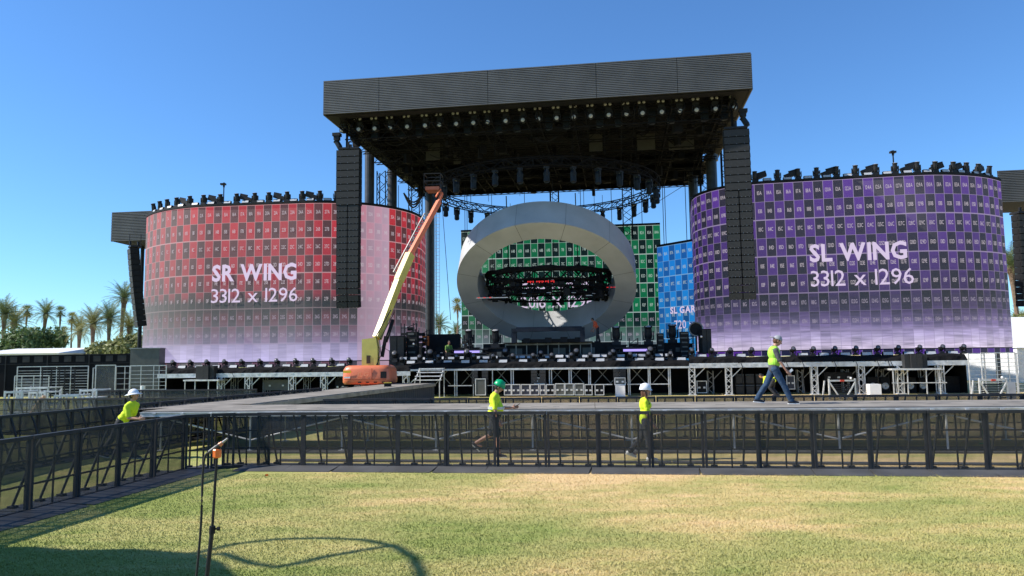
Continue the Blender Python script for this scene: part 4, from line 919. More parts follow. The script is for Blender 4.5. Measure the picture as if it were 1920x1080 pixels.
for px, y, lb in ((790, 682, 'thin microphone stand at the stage left near the orange box'), (730, 684, 'thin microphone stand before the speaker stack at the right end of the red screen'), (1330, 662, 'thin microphone stand before the speaker cabinet at the left end of the purple screen')):
    micp.put(S(uof(px, 1.4, y), 1.4, zed(px)), 0, lb, None)
for (a_, b_, y_, v_, l_) in ((752, 775, 606, 4.0, 'tall dark scaffold tower of gear by the right end of the red screen'), (779, 800, 618, 5.0, 'dark scaffold tower of gear in front of the rear left column'), (866, 880, 634, 2.2, 'short dark scaffold tower of gear before the leftmost green tiles'), (1180, 1196, 634, 2.2, 'short dark scaffold tower of gear before the right green tiles'), (1283, 1300, 628, 4.6, 'dark scaffold tower of gear between blue screen and purple screen')):
    u0, z1 = on(a_, y_, v_); u1, _ = on(b_, y_, v_); w_ = u1-u0; h = z1-ZC; t = thing('scaffold_tower', l_, 'scaffold tower', S((u0+u1)/2, v_, ZC), STAGE_ROT); mb = MB()
    for x in (-w_/2, w_/2):
        for y in (0, .8): mb.bar((x, y, 0), (x, y, h), .05)
    for k in range(int(h/.45)+1): mb.bar((-w_/2, 0, k*.45), (w_/2, 0, k*.45), .04); mb.bar((-w_/2, .8, k*.45), (w_/2, .8, min(h, k*.45+.4)), .04)
    mb.build('frame', blackm, t); mb = MB()
    for k in range(int(h/.35)): mb.box((random.uniform(-.25, .25)*w_, .35, .2+k*.35), (w_*random.uniform(.4, .85), .5, random.uniform(.15, .32)), rz=random.uniform(-.2, .2))
    mb.build('stacked_gear', black, t); mb = MB()
    for k in range(5): mb.box((random.uniform(-.4, .4)*w_, .05, random.uniform(.1, .95)*h), (random.uniform(.05, .16), .02, random.uniform(.03, .07)))
    mb.build('pale_fittings', galv, t)
UX = list(range(742, 1262, 17))
for i, px in enumerate(UX):
    v = 1.05+.12*(i % 3); (st_edge if i % 4 else mh_edge).put(S(uof(px+random.uniform(-3, 3), v, 668), v, ZC+(.52 if i % 4 else .42)), STAGE_ROT+random.uniform(-.15, .15), 'small stage light, %s from the left in the upper row above the stage edge' % ordw(i), 'small lights in the upper row above the stage edge', scale=random.uniform(.85, 1.15))
GX = [(868, 4.6, .9), (884, 2.6, .7), (912, 5, 1.0), (1143, 5, 1.1), (1163, 2.7, .8), (1182, 4.5, 1.2), (1203, 2.8, .7), (1226, 4.4, 1.0), (1246, 3.0, .9), (1268, 4.6, 1.1), (842, 2.6, .8), (824, 4.4, 1.1), (806, 2.7, .9), (783, 3.4, 1.4)]
GX.sort()
for i, (px, v, h) in enumerate(GX):
    u = uof(px, v, 660); t = thing('equipment_box', 'low dark equipment box with small fittings, %s from the left on the centre stage' % ordw(i), 'equipment box', S(u, v, ZC), STAGE_ROT+random.uniform(-.3, .3), 'equipment boxes on the centre stage')
    w_ = random.uniform(.5, .95); mb = MB(); mb.box((0, .2, h/2), (w_, .5, h)); mb.box((random.uniform(-.2, .2), .1, h+.12), (w_*.5, .3, .22)); mb.build('box_body', black, t)
    mb = MB()
    for k in range(4): mb.box((random.uniform(-.4, .4)*w_, -.06, random.uniform(.15, .95)*h), (random.uniform(.06, .3), .02, random.uniform(.03, .08)))
    mb.build('pale_fittings', random.choice((galv, lightgrey, case_grey)), t)
    mb = MB(); mb.tube([(w_*.4, -.02, h*.9), (w_*.6, -.15, h*.5), (w_*.9, -.2, .03), (w_*1.6, -.3, .02)], .02, 4); mb.build('cable', black, t)
# podium speakers on little scaffold tables in front of the wings
def sub_table(px0, px1, ytab, yb, spk, v, label, spl):
    u0, z1 = on(px0, ytab, v); u1, _ = on(px1, ytab, v); w_ = u1-u0
    t = thing('scaffold_table', label, 'table', S((u0+u1)/2, v, 0), STAGE_ROT); mb = MB(); mb.box((0, .5, z1-.05), (w_, 1.2, .09)); mb.build('top', galv, t)
    for x in (-w_/2+.08, -.18*w_, .2*w_, w_/2-.08): mb = MB(); mb.bar((x, 0, 0), (x, 0, z1-.1), .05); mb.build('leg', galv, t)
    mb = MB(); mb.bar((-w_/2, -.02, z1*.45), (w_/2*1.2, -.02, z1*.45), .045); mb.build('rail', galv, t)
    a, za = on(spk[0], spk[2], v); b, _ = on(spk[1], spk[2], v); n = 4 if spk[1]-spk[0] < 60 else 5; w2 = (b-a)
    t = thing('subwoofer_cluster', spl, 'speaker', S((a+b)/2, v, z1), STAGE_ROT)
    for i in range(n): 
        x = (i+.5)/n*2-1; mb = MB(); mb.box((x*w2/2, .25+.25*x*x, (za-z1)/2), (w2/n*.97, .5, za-z1-.02), rz=x*.7*0); mb.build('speaker_cabinet', pa_m[1], t)
sub_table(345, 411, 712, 741, (365, 399, 686), -.5, 'small scaffold table in front of the red screen wing', 'black speakers in a curved cluster on the small table before the red screen')
sub_table(1671, 1764, 691, 737, (1697, 1740, 664), -.6, 'wide scaffold table in front of the purple screen wing', 'black speakers in a curved cluster on the wide table before the purple screen')
# under-stage objects
def simple_case(px0, px1, y0, y1, v, nm, label, cat, m, trim=None, group=None, latches=2, frame=True):
    u0, z1 = on(px0, y0, v); u1, z0 = on(px1, y1, v); z0 = max(0.0, z0); w_, h = u1-u0, z1-z0; t = thing(nm, label, cat, S((u0+u1)/2, v, z0), STAGE_ROT, group)
    mb = MB(); mb.box((0, .3, h/2), (w_-.03, .6, h-.03)); mb.build('case_body', m, t)
    if frame:
        mb = MB()
        for x in (-w_/2+.02, w_/2-.02): mb.box((x, .0, h/2), (.045, .05, h))
        for z in (.02, h-.02): mb.box((0, -.004, z), (w_, .05, .045))
        mb.build('metal_edge', trim or galv, t)
    for i in range(latches):
        mb = MB(); mb.box(((i+.5)/latches*w_-w_/2, -.01, h*.45), (.13, .03, .1)); mb.build('latch', galv, t)
    return t
seq = [(945, 959, 'n'), (959, 976, 'n'), (977, 994, 'n'), (994, 1011, 'n'), (1012, 1023, 'n'), (1024, 1040, 'k'), (1041, 1059, 'g'), (1059, 1076, 'g'), (1077, 1095, 'g'), (1096, 1111, 'k'), (1115, 1133, 'k')]
for i, (a, b, k) in enumerate(seq):
    m = {'n': case_navy, 'k': black, 'g': case_grey}[k]; nm = {'n': 'navy', 'k': 'black', 'g': 'plain grey'}[k]
    simple_case(a, b, 720.5 if k != 'g' else 719, 741, -.45, 'flight_case', '%s flight case, %s from the left in the row below the stage' % (nm, ordw(i)), 'flight case', m, group='flight cases in a row below the stage', latches=2)
simple_case(891, 911, 710, 741, -.5, 'tall_case', 'tall grey case left of the man in the green helmet', 'case', case_grey, group='grey upright cases before the stage', latches=0)
simple_case(1001, 1022, 708, 720, -.1, 'upper_case', 'small grey case sitting on the rail above the flight case row', 'case', case_grey, latches=2)
simple_case(1152, 1173, 708, 722, -.3, 'upper_case', 'grey case standing behind the white box near the woman in the white helmet', 'case', case_grey, latches=2)
simple_case(1153, 1173, 723, 745, -.9, 'white_box', 'white box below the grey case right of the flight case row', 'box', white, trim=white, latches=0, frame=False)
simple_case(1630, 1654, 720, 744, -1.2, 'white_box', 'white box standing on the ground before the purple wing', 'box', white, trim=white, latches=0, frame=False)
simple_case(1306, 1326, 714, 737, .9, 'flight_case', 'black flight case under the stage between two truss legs', 'flight case', black, group='loose cases under the stage')
simple_case(1474, 1491, 704, 730, .9, 'flight_case', 'dark ribbed case under the stage right of the walking man', 'flight case', case_navy, group='loose cases under the stage')
simple_case(1545, 1600, 698, 715, .9, 'long_case', 'long dark case under the purple wing behind the folded ramp', 'flight case', black, frame=False, latches=3)
simple_case(494, 543, 712, 732, .9, 'long_case', 'long dark case under the red wing between two truss legs', 'flight case', case_grey, frame=False, latches=2)
simple_case(628, 648, 710, 738, .6, 'long_case', 'dark case under the stage just left of the orange lift', 'flight case', black, frame=False)
for i, (a, b) in enumerate(((1378, 1397), (1397, 1416), (1416, 1434))):
    u0, z1 = on(a, 701, .6); u1, z0 = on(b, 741, .6); w_, h = u1-u0, z1
    for j, (za, zb) in enumerate(((0, h*.5), (h*.5+.02, h))):
        t = thing('subwoofer', '%s black subwoofer, %s from the left in the block under the stage' % (('lower', 'upper')[j], ordw(i)), 'speaker', S((u0+u1)/2, .6, za), STAGE_ROT, 'subwoofer block under the stage')
        mb = MB(); mb.box((0, .5, (zb-za)/2), (w_-.02, 1, zb-za-.01)); mb.build('cabinet', black, t); mb = MB(); mb.box((0, -.02, (zb-za)/2-.05), (w_-.1, .03, (zb-za)*.72)); mb.build('grille', grille, t); mb = MB(); mb.add([(-w_*.45, -.03, (zb-za)*.84), (w_*.45, -.03, (zb-za)*.84), (w_*.45, -.0, (zb-za)*.93), (-w_*.45, -.0, (zb-za)*.93)], [(0, 1, 2, 3)]); mb.build('horn_lip', case_grey, t)
for i, (a, b, y0, y1) in enumerate(((1625, 1648, 707, 736), (1650, 1670, 707, 736), (1694, 1720, 708, 738), (1722, 1740, 708, 738), (1765, 1810, 706, 738))):
    u0, z1 = on(a, y0, 1.2); u1, z0 = on(b, y1, 1.2); t = thing('driver_cabinet', 'black driver cabinet under the purple wing, %s from the left' % ordw(i), 'speaker', S((u0+u1)/2, 1.2, 0), STAGE_ROT, 'driver cabinets under the purple wing')
    w_ = u1-u0; mb = MB(); mb.box((0, .3, z1/2), (w_-.04, .6, z1)); mb.build('cabinet', black, t)
    if i < 4: mb = MB(); mb.k = 0; mb.lathe([(.2, 0), (.17, .03), (.1, .0), (.03, .05)], n=12); o = mb.build('driver', galv, t); o.rotation_euler = (PI/2, 0, 0); o.location = (0, -.02, .42)
for i, px in enumerate((896-5, 908+2, 1006-4, 1018, 1156, 1168)):
    u, z = on(px, 688, .05); t = thing('fill_speaker_column', 'small column of front fill speakers, %s from the left on the stage edge' % ordw(i), 'speaker', S(uof(px), -.02, .78), STAGE_ROT, 'front fill speaker columns')
    for j in range(4): mb = MB(); mb.box((0, 0, .1+j*.2), (.36, .3, .18)); mb.build('speaker_cabinet', grille, t)
# aluminium steps from the runway to the stage
u0 = uof(778, -1.2, 705); u1 = uof(830, -1.2, 705); w_ = u1-u0
t = thing('stage_steps', 'open aluminium steps from the diagonal runway up to the stage', 'steps', S((u0+u1)/2, -1.5, 0), STAGE_ROT)
for k in range(4): mb = MB(); mb.box((0, k*.32, 1.08+k*.22), (w_-.2*(k*.3), .28, .055)); mb.build('tread', galv, t)
for x in (-w_/2+.1, w_/2-.1): mb = MB(); mb.bar((x, -.1, 0), (x, -.1, 1.1), .05); mb.bar((x, 1.1, 0), (x, 1.1, 1.78), .05); mb.bar((x, -.1, 1.0), (x, 1.1, 1.75), .06); mb.build('side_frame', galv, t)
# ================================================================== BOOM LIFT
lb = dp(695, 720, 40.0); LZ = lb.z
lift = thing('boom_lift', 'orange and cream boom lift with its boom raised to the stage roof', 'boom lift', (lb.x, lb.y, 0), R(-4))
def bevelled(mb_args, name, m, parent, bev=.12, seg=3):
    mb = MB(); 
    for a in mb_args: mb.box(*a)
    o = mb.build(name, m, parent); md = o.modifiers.new('bevel', 'BEVEL'); md.width = bev; md.segments = seg; md.limit_method = 'ANGLE'; md.harden_normals = False
    return o
b0_ = Vector((.3, -.2, LZ+2.3))
mb = MB()                                  # rounded turntable hood: plan outline swept up with a slight tuck
prof = [(0, .93), (.1, 1.0), (.3, 1.0), (.75, .98), (.92, .9), (.97, .8)]
n = 28; vs = []; fs = []
def sup(a, rx, ry, e=.5): c, s = math.cos(a), math.sin(a); return (rx*abs(c)**e*(1 if c > 0 else -1), ry*abs(s)**e*(1 if s > 0 else -1))
for z, k in prof:
    for i in range(n): x, y = sup(2*PI*i/n, 1.32*k, 1.1*k, .38); vs.append((x+(.0 if x < 0 else -.05*z), y, LZ+z*1.0+.02))
for j in range(len(prof)-1):
    for i in range(n): q = (i+1) % n; fs.append((j*n+i, j*n+q, (j+1)*n+q, (j+1)*n+i))
fs.append(tuple(range(n))[::-1]); fs.append(tuple(range((len(prof)-1)*n, len(prof)*n))); mb.add(vs, fs); mb.build('turntable_hood', lift_orange, lift, smooth=True)
mb = MB(); mb.box((0, -1.09, LZ+.28), (2.2, .03, .025)); mb.box((.35, -1.1, LZ+.55), (.02, .03, .6)); mb.build('panel_line', mat('dark_orange_gap', (.3, .05, .015), .6, var=0), lift)
mb = MB(); mb.box((-.95, -1.13, LZ+.68), (.42, .012, .13)); mb.build('yellow_sticker', mat('yellow_sticker_vinyl', (.8, .45, .02), .4, var=0), lift)
mb = MB(); mb.box((-.95, -1.13, LZ+.38), (.32, .012, .08)); mb.build('white_sticker', white, lift)
V, F = flat_text('JLG', .6, .22, .03)[:2]; mb = MB(); mb.add([(x-.12+z*.25, -1.125, LZ+.55+z) for x, y, z in V], F); mb.build('logo', mat('pale_logo', (.85, .28, .14), .4, var=0), lift)
mb = MB()
for k in range(5): mb.box((-.3+k*.42, -1.1, LZ+.12), (.16, .03, .05))
mb.box((.95, -1.06, LZ+.5), (.3, .05, .34)); mb.build('vent_slots', black, lift)
mb = MB(); mb.tube([Vector((.5, -.58, LZ+1.0)), Vector((.62, -.62, LZ+1.7)), b0_+Vector((.1, -.3, .2)), b0_+Vector((.9, -.3, 1.6))], .03, 5); mb.tube([Vector((.45, -.6, LZ+1.0)), Vector((.7, -.6, LZ+1.5)), b0_+Vector((.3, -.3, .0)), b0_+Vector((1.1, -.3, 1.5))], .025, 5); mb.build('hydraulic_hose', rubber, lift)
mb = MB(); mb.cyl((0, 0, .85), (0, 0, LZ+.02), .5, n=16); mb.box((0, 0, .72), (1.3, 3.0, .35)); mb.build('chassis', lift_orange, lift)
for sx in (-1, 1):
    for sy in (-1, 1):
        mb = MB(); mb.cyl((sx*.85, sy*1.25, .48), (sx*1.2, sy*1.25, .48), .48, n=20); wl = mb.build('wheel', rubber, lift); mb = MB(); mb.cyl((sx*1.19, sy*1.25, .48), (sx*1.22, sy*1.25, .48), .24, n=14); mb.build('rim', lift_cream, wl)
mb = MB(); mb.box((.08, -.3, LZ+1.42), (.84, .5, .9)); mb.add([(-.34, -.55, LZ+1.87), (.5, -.55, LZ+1.87), (.5, -.05, LZ+1.87), (-.34, -.05, LZ+1.87), (-.34, -.55, LZ+2.36), (.42, -.55, LZ+2.45), (.42, -.05, LZ+2.45), (-.34, -.05, LZ+2.36)], [(0, 3, 2, 1), (4, 5, 6, 7), (0, 1, 5, 4), (1, 2, 6, 5), (2, 3, 7, 6), (3, 0, 4, 7)]); mb.build('upright', lift_cream, lift)
mb = MB(); mb.box((.02, -.56, LZ+1.3), (.2, .03, .42)); mb.build('service_window', mat('dark_opening', (.05, .03, .015), .8, var=0), lift)
LI = Matrix.Translation((lb.x, lb.y, 0))@Matrix.Rotation(R(-4), 4, 'Z'); LIi = LI.inverted()
def bl_(px, py, Y): return LIi@dp(px, py, Y)
b0 = bl_(707, 634, 39.8); b1 = bl_(752, 515, 41.6); b2 = bl_(769, 477, 42.2); b3 = bl_(778, 455, 42.6); b4 = bl_(823, 378, 44.2)
def boom(p, q, w0, name, m): mb = MB(); mb.bar(p, q, w0, w0*1.2); return mb.build(name, m, lift)
boom(b0, b1, .34, 'main_boom', lift_cream); boom(b1-(b1-b0).normalized()*.4, b2, .38, 'boom_collar', lift_cream); boom(b2, b4, .23, 'fly_boom', lift_orange)
mb = MB(); mb.bar(b0+Vector((.5, -.1, -.2)), b0+(b1-b0)*.33+Vector((.42, 0, -.2)), .14); mb.bar(b0+Vector((.3, -.1, -1.0)), b0+Vector((.5, -.1, .1)), .16); mb.build('lift_cylinder', black, lift)
mb = MB(); dd = (b4-b2); side = Vector((-.36, 0, .12))
for i in range(20): p = b1+(b4-b1)*(i/24.0)+side; mb.bar(p, p+Vector((.34, 0, .1)), .045, .045)
mb.bar(b1+side*1.2, b1+(b4-b1)*.8+side*1.2, .06); mb.build('cable_track', dalu, lift)
b5 = bl_(829, 362, 44.6)
mb = MB(); mb.bar(b4, b5, .13, .18); mb.bar(b4+Vector((-.18, 0, .3)), b5+Vector((-.1, 0, .25)), .08); mb.build('jib', lift_orange, lift)
mb = MB(); c = bl_(813, 356, 44.9)
mb.box(c+Vector((0, 0, 0)), (.85, 1.0, .2)); mb.build('basket_floor', mat('brown_orange_plate', (.22, .06, .03), .6), lift)
mb = MB()
for x in (-.5, .5):
    for y in (-.48, .48): mb.bar(c+Vector((x, y, 0)), c+Vector((x, y, .9)), .035)
for z in (.45, .9):
    for y in (-.48, .48): mb.bar(c+Vector((-.5, y, z)), c+Vector((.5, y, z)), .05)
    for x in (-.5, .5): mb.bar(c+Vector((x, -.48, z)), c+Vector((x, .48, z)), .05)
mb.build('basket_rail', blackm, lift)
# ================================================================== PEOPLE
def cap_(mb, p, q, r1, r2, sy=1.0):
    p = Vector(p); q = Vector(q); d = q-p; L = d.length
    M = d.to_track_quat('Z', 'Y').to_matrix() if L > 1e-5 else Matrix.Identity(3); vs = []; fs = []; n = 14; rows = []
    for i in range(5): t = PI/2*(i/4.0); rows.append((-r1*math.cos(t), r1*math.sin(t)))
    for i in range(5): t = PI/2*(i/4.0); rows.append((L+r2*math.sin(t), r2*math.cos(t)))
    for z, r in rows:
        for j in range(n): a = 2*PI*j/n; vs.append(p+M@Vector((r*math.cos(a), r*math.sin(a), z)))
    for i in range(len(rows)-1):
        for j in range(n): k = (j+1) % n; fs.append((i*n+j, i*n+k, (i+1)*n+k, (i+1)*n+j))
    mb.add(vs, fs)
def remeshed(mb, name, m, parent, voxel, smooth=4, disp=0.0):
    o = mb.build('tmp', m, None); md = o.modifiers.new('r', 'REMESH'); md.mode = 'VOXEL'; md.voxel_size = voxel; md.use_smooth_shade = True
    s_ = o.modifiers.new('s', 'SMOOTH'); s_.factor = .5; s_.iterations = smooth
    if disp:
        tx = bpy.data.textures.new('folds', 'CLOUDS'); tx.noise_scale = .09; d = o.modifiers.new('d', 'DISPLACE'); d.texture = tx; d.strength = disp; d.mid_level = .5
    dg = bpy.context.evaluated_depsgraph_get(); me = bpy.data.meshes.new_from_object(o.evaluated_get(dg)); me.name = name
    bpy.data.objects.remove(o); me.materials.clear(); me.materials.append(m); me.polygons.foreach_set('use_smooth', [True]*len(me.polygons))
    r = bpy.data.objects.new(name, me); COL.objects.link(r); r.parent = parent; return r
def rot(v, ang): # pitch in the x-z plane; positive swings a hanging limb forward (+x)
    c, s = math.cos(ang), math.sin(ang); return Vector((v[0]*c-v[2]*s, v[1], v[0]*s+v[2]*c))
def person(label, loc, yaw, lean=5, head=10, legs=((25, 10), (-15, 20)), arms=((10, 20, 8), (-10, 15, 8)), s=1.0, top=None, topm=hiviz, sleeves=True, trousers='long', trm=darkcloth, vest=None, hat=None, hatm=None, hair=None, skm=skin, belly=0.0, female=False, group=None, shoes=shoe_m, vox=.011, ground=True, kneel=0.0, neckrot=0, soles=True):
    t = thing('person', label, 'person', loc, yaw, group); t.scale = (s, s, s)
    up = lambda v: rot(v, -R(lean))        # torso frame leans forward (+x)
    HIPW = .095; hipz = 0.0
    J = {}
    J['pel'] = Vector((0, 0, 0)); J['wst'] = up((0, 0, .16)); J['chs'] = up((0, 0, .36)); J['nek'] = up((0, 0, .50))
    hd = lambda v: rot(v, -R(lean*.5+head)); J['hed'] = J['nek']+hd((.02, 0, .19))
    low = 9
    for k, (h, b) in zip('LR', legs):
        y = HIPW if k == 'L' else -HIPW; J['hip'+k] = Vector((0, y, -.04)); J['kne'+k] = J['hip'+k]+rot((0, 0, -.43), R(h)); J['ank'+k] = J['kne'+k]+rot((0, 0, -.42), R(h-b)); low = min(low, J['ank'+k].z)
    for k, (a, b, o_) in zip('LR', arms):
        sg = 1 if k == 'L' else -1; J['sho'+k] = J['chs']+up((0, sg*(.165 if female else .185), .06)); d = Vector((0, sg*math.sin(R(o_)), -math.cos(R(o_)))); J['elb'+k] = J['sho'+k]+rot(d*.29, R(a)); J['wri'+k] = J['elb'+k]+rot(Vector((0, sg*math.sin(R(o_))*.3, -1)).normalized()*.25, R(a+b)); J['hdir'+k] = rot(Vector((0, 0, -1)), R(a+b+8))
    base = -low+.085 if ground else kneel
    off = Vector((0, 0, base))
    for k in list(J):
        if not k.startswith('hdir'): J[k] = J[k]+off
    MT = Matrix.Rotation(R(lean), 3, 'Y'); MH = Matrix.Rotation(R(lean*.5+head), 3, 'Y')@Matrix.Rotation(R(neckrot), 3, 'Z')
    def torso(mb, g, bl=belly):
        mb.ball(J['chs'], (.115+g, .165+g, .17+g), 18, 12, MT); mb.ball(J['chs']+up((-.01, 0, .07)), (.09+g, .17+g, .085+g), 16, 10, MT)
        mb.ball(J['wst']+up((.015+bl*.4, 0, 0)), (.105+g+bl, .14+g+bl*.5, .16+g), 18, 12, MT); mb.ball(J['pel'], (.11+g, .15+g, .13+g), 18, 12)
        if female: mb.ball(J['chs']+up((.07, 0, -.02)), (.08+g, .13+g, .08+g), 14, 8, MT)
    b = MB(); torso(b, 0)
    cap_(b, J['nek']-up((0, 0, .06)), J['hed']-hd((.01, 0, .04)), .06, .055)
    b.ball(J['hed'], (.098, .076, .118), 18, 14, MH); b.ball(J['hed']+MH@Vector((.025, 0, -.055)), (.07, .058, .068), 14, 10, MH)
    cap_(b, J['hed']+MH@Vector((.09, 0, .005)), J['hed']+MH@Vector((.112, 0, -.03)), .012, .017)
    cap_(b, J['hed']+MH@Vector((.082, -.022, -.062)), J['hed']+MH@Vector((.082, .022, -.062)), .012, .012)
    cap_(b, J['hed']+MH@Vector((.082, -.035, .03)), J['hed']+MH@Vector((.082, .035, .03)), .012, .012)
    for sg in (-1, 1): b.ball(J['hed']+MH@Vector((-.005, sg*.076, -.005)), (.022, .012, .033), 10, 8, MH)
    for k in 'LR':
        cap_(b, J['sho'+k], J['elb'+k], .05, .038); cap_(b, J['elb'+k], J['wri'+k], .039, .026)
        sg = 1 if k == 'L' else -1; hdv = J['hdir'+k].normalized(); w_ = J['wri'+k]; sd_ = Vector((0, 1, 0)); fw = hdv.cross(sd_).normalized()   # palm width runs fore-aft
        pc = w_+hdv*.055; b.ball(pc, (.042, .018, .052), 12, 8, Matrix((fw, sd_, hdv)).transposed())
        for fi, (fo, ln) in enumerate(((.03, .072), (.01, .082), (-.01, .077), (-.03, .06))):
            p0 = w_+hdv*.09+fw*fo; p1 = p0+hdv*ln*.5+sd_*(-sg*.006); p2 = p1+(hdv*.8-sd_*sg*.55).normalized()*ln*.5; cap_(b, p0, p1, .0095, .009); cap_(b, p1, p2, .009, .0078)
        p0 = w_+hdv*.035+fw*.036; p1 = p0+(hdv*.7+fw*.7-sd_*sg*.2).normalized()*.04; p2 = p1+(hdv*.9+fw*.25-sd_*sg*.3).normalized()*.03; cap_(b, p0, p1, .012, .011); cap_(b, p1, p2, .011, .009)
        J['palm'+k] = pc
        cap_(b, J['hip'+k], J['kne'+k], .082, .055); cap_(b, J['kne'+k], J['ank'+k], .056, .038); cap_(b, J['ank'+k]+Vector((-.03, 0, -.045)), J['ank'+k]+Vector((.14, 0, -.06)), .035, .03)
    body = remeshed(b, 'body', skm, t, vox*.8, 2)
    # trousers / shorts
    b = MB(); b.ball(J['pel']+Vector((0, 0, .02)), (.125+belly*.8, .165, .12), 18, 12)
    for k in 'LR':
        if trousers == 'long': cap_(b, J['hip'+k], J['kne'+k], .1, .075); cap_(b, J['kne'+k], J['ank'+k]+(J['kne'+k]-J['ank'+k])*.03, .075, .066)
        else: cap_(b, J['hip'+k], J['kne'+k]+(J['hip'+k]-J['kne'+k])*.12, .112, .095)
    remeshed(b, 'trousers' if trousers == 'long' else 'shorts', trm, t, vox, 3, .018)
    # shirt
    b = MB(); torso(b, .018); b.ball(J['wst']-up((0, 0, .1)), (.125+belly, .165+belly*.4, .1), 16, 10, MT)
    for k in 'LR': cap_(b, J['sho'+k], J['sho'+k]+(J['elb'+k]-J['sho'+k])*(.82 if sleeves else .3), .068, .06 if sleeves else .066)
    cap_(b, J['nek']-up((0, 0, .05)), J['nek']+up((0, 0, .0)), .075, .066)
    remeshed(b, 'shirt', topm, t, vox, 3, .016)
    if vest:
        b = MB(); b.ball(J['chs'], (.15, .19, .19), 18, 12, MT); b.ball(J['chs']+up((-.01, 0, .09)), (.112, .175, .085), 16, 10, MT); b.ball(J['wst']+up((.01, 0, -.02)), (.15, .185, .17), 18, 12, MT); remeshed(b, 'safety_vest', vest, t, vox, 2, .01)
    if topm is hiviz and not female and label.find('green helmet') >= 0:
        b = MB()
        for z0 in (.04, ): b.lathe([(.145+belly, -.03), (.147+belly, .03)], n=24)
        o = b.build('reflective_band', reflect, t); o.scale = (1, 1.22, 1); o.location = J['wst']+up((.02+belly*.3, 0, .02)); o.rotation_euler = (0, R(lean), 0)
    for k in 'LR':
        fp_ = max(-.6, min(.6, 0)); a = J['ank'+k]; th = 0.0
        # toe-off foot pitches down when the heel is high
        rise = a.z-.085; pit = -min(.9, rise*3.2)
        M = Matrix.Rotation(-pit, 3, 'Y'); b = MB(); c0 = a+Vector((0, 0, -.02))
        cap_(b, c0+M@Vector((-.04, 0, -.015)), c0+M@Vector((.05, 0, -.02)), .048, .045); cap_(b, c0+M@Vector((.05, 0, -.022)), c0+M@Vector((.155, 0, -.035)), .044, .033); sh = remeshed(b, 'shoe', shoes, t, vox*.9, 2)
        if soles: b = MB(); b.box(c0+M@Vector((.055, 0, -.058)), (.27, .085, .022), M=M); b.build('sole', sole_m, sh)
    e = MB()
    for sg in (-1, 1): e.ball(J['hed']+MH@Vector((.086, sg*.03, .008)), .012, 8, 6)
    e.build('eyes', hair_dk, t)
    if hair:
        b = MB(); b.ball(J['hed']+MH@Vector((-.018, 0, .012)), (.1, .086, .12), 16, 12, MH)
        if female: cap_(b, J['hed']+MH@Vector((-.06, 0, -.06)), J['nek']+MH@Vector((-.02, 0, -.02)), .06, .05); cap_(b, J['hed']+MH@Vector((-.02, -.07, -.05)), J['nek']+MH@Vector((.08, -.11, -.13)), .035, .03)
        remeshed(b, 'hair', hair, t, vox, 2)
    if hat:
        b = MB(); c = J['hed']+MH@Vector((-.005, 0, .035))
        if hat == 'helmet':
            b.ball(c, (.142, .122, .148), 20, 10, MH, zmin=-.05); b.add([c+MH@Vector((math.cos(a)*(.175 if math.cos(a) > .5 else .15), math.sin(a)*.125, -.012+(-.015 if math.cos(a) > .5 else 0))) for a in [2*PI*i/24 for i in range(24)]]+[c+MH@Vector((math.cos(a)*.13, math.sin(a)*.112, .01)) for a in [2*PI*i/24 for i in range(24)]], [(i, (i+1) % 24, 24+(i+1) % 24, 24+i) for i in range(24)]); cap_(b, c+MH@Vector((-.1, 0, .1)), c+MH@Vector((.09, 0, .11)), .02, .02)
            b.build('hard_hat', hatm, t, smooth=True)
        elif hat == 'brim':
            b.ball(c, (.13, .112, .12), 20, 10, MH, zmin=-.05); b.lathe([(.12, .0), (.2, -.03), (.2, -.022), (.12, .012)], n=24); o = MB(); o.v = [c+MH@(Vector(v)) if i >= 220 else v for i, v in enumerate(b.v)]
            nb_ = 20*11; b.v = [tuple(v) if i < nb_ else tuple(c+MH@Vector(v)) for i, v in enumerate(b.v)]; b.build('brimmed_hard_hat', hatm, t, smooth=True)
        else:
            b.ball(c+MH@Vector((-.002, 0, -.005)), (.112, .095, .115), 18, 10, MH, zmin=-.05); b.add([c+MH@Vector(v) for v in ((-.09, -.06, .0), (-.2, -.045, -.012), (-.2, .045, -.012), (-.09, .06, .0), (-.09, -.06, .012), (-.2, -.045, .0), (-.2, .045, .0), (-.09, .06, .012))], [(0, 3, 2, 1), (4, 5, 6, 7), (0, 1, 5, 4), (1, 2, 6, 5), (2, 3, 7, 6), (3, 0, 4, 7)]); b.build('backwards_cap', hatm, t, smooth=True)
    return t, J
wm = gr(1454, 757, 1.055)
t, J = person('man in backwards cap, lime vest and blue jeans striding on the runway', (wm.x, wm.y, 1.055), R(-6), lean=3, head=22, legs=((-26, 8), (27, 4)), arms=((-4, 16, 6), (18, 14, 6)), s=1.03, topm=greytee, trm=denim, vest=hiviz2, hat='cap', hatm=cap_grey, hair=hair_br, vox=.010)
p = MB(); p.box(J['palmR']+Vector((.06, 0, .02)), (.14, .004, .06), M=Matrix.Rotation(R(-40), 3, 'Y')); o = p.build('folded_paper', white); tag(o, 'small white folded paper in the hand of the striding man', 'paper')
o.matrix_world = t.matrix_basis.copy()
p1 = gr(928, 857, 0)
t, J = person('heavy man in green helmet, yellow safety shirt and dark shorts looking at his phone', (p1.x, p1.y, 0), R(-5), lean=2, head=24, legs=((-14, 48), (10, 6)), arms=((28, 62, 4), (6, 12, 10)), s=1.0, belly=.055, trousers='short', trm=darkcloth, hat='helmet', hatm=green_hat, hair=hair_dk, vox=.010)
p = MB(); p.box(J['palmL']+Vector((.07, 0, .05)), (.15, .07, .012), M=Matrix.Rotation(R(-28), 3, 'Y')); o = p.build('phone', black); tag(o, 'dark phone held by the man in the green helmet', 'phone'); o.matrix_world = t.matrix_basis.copy()
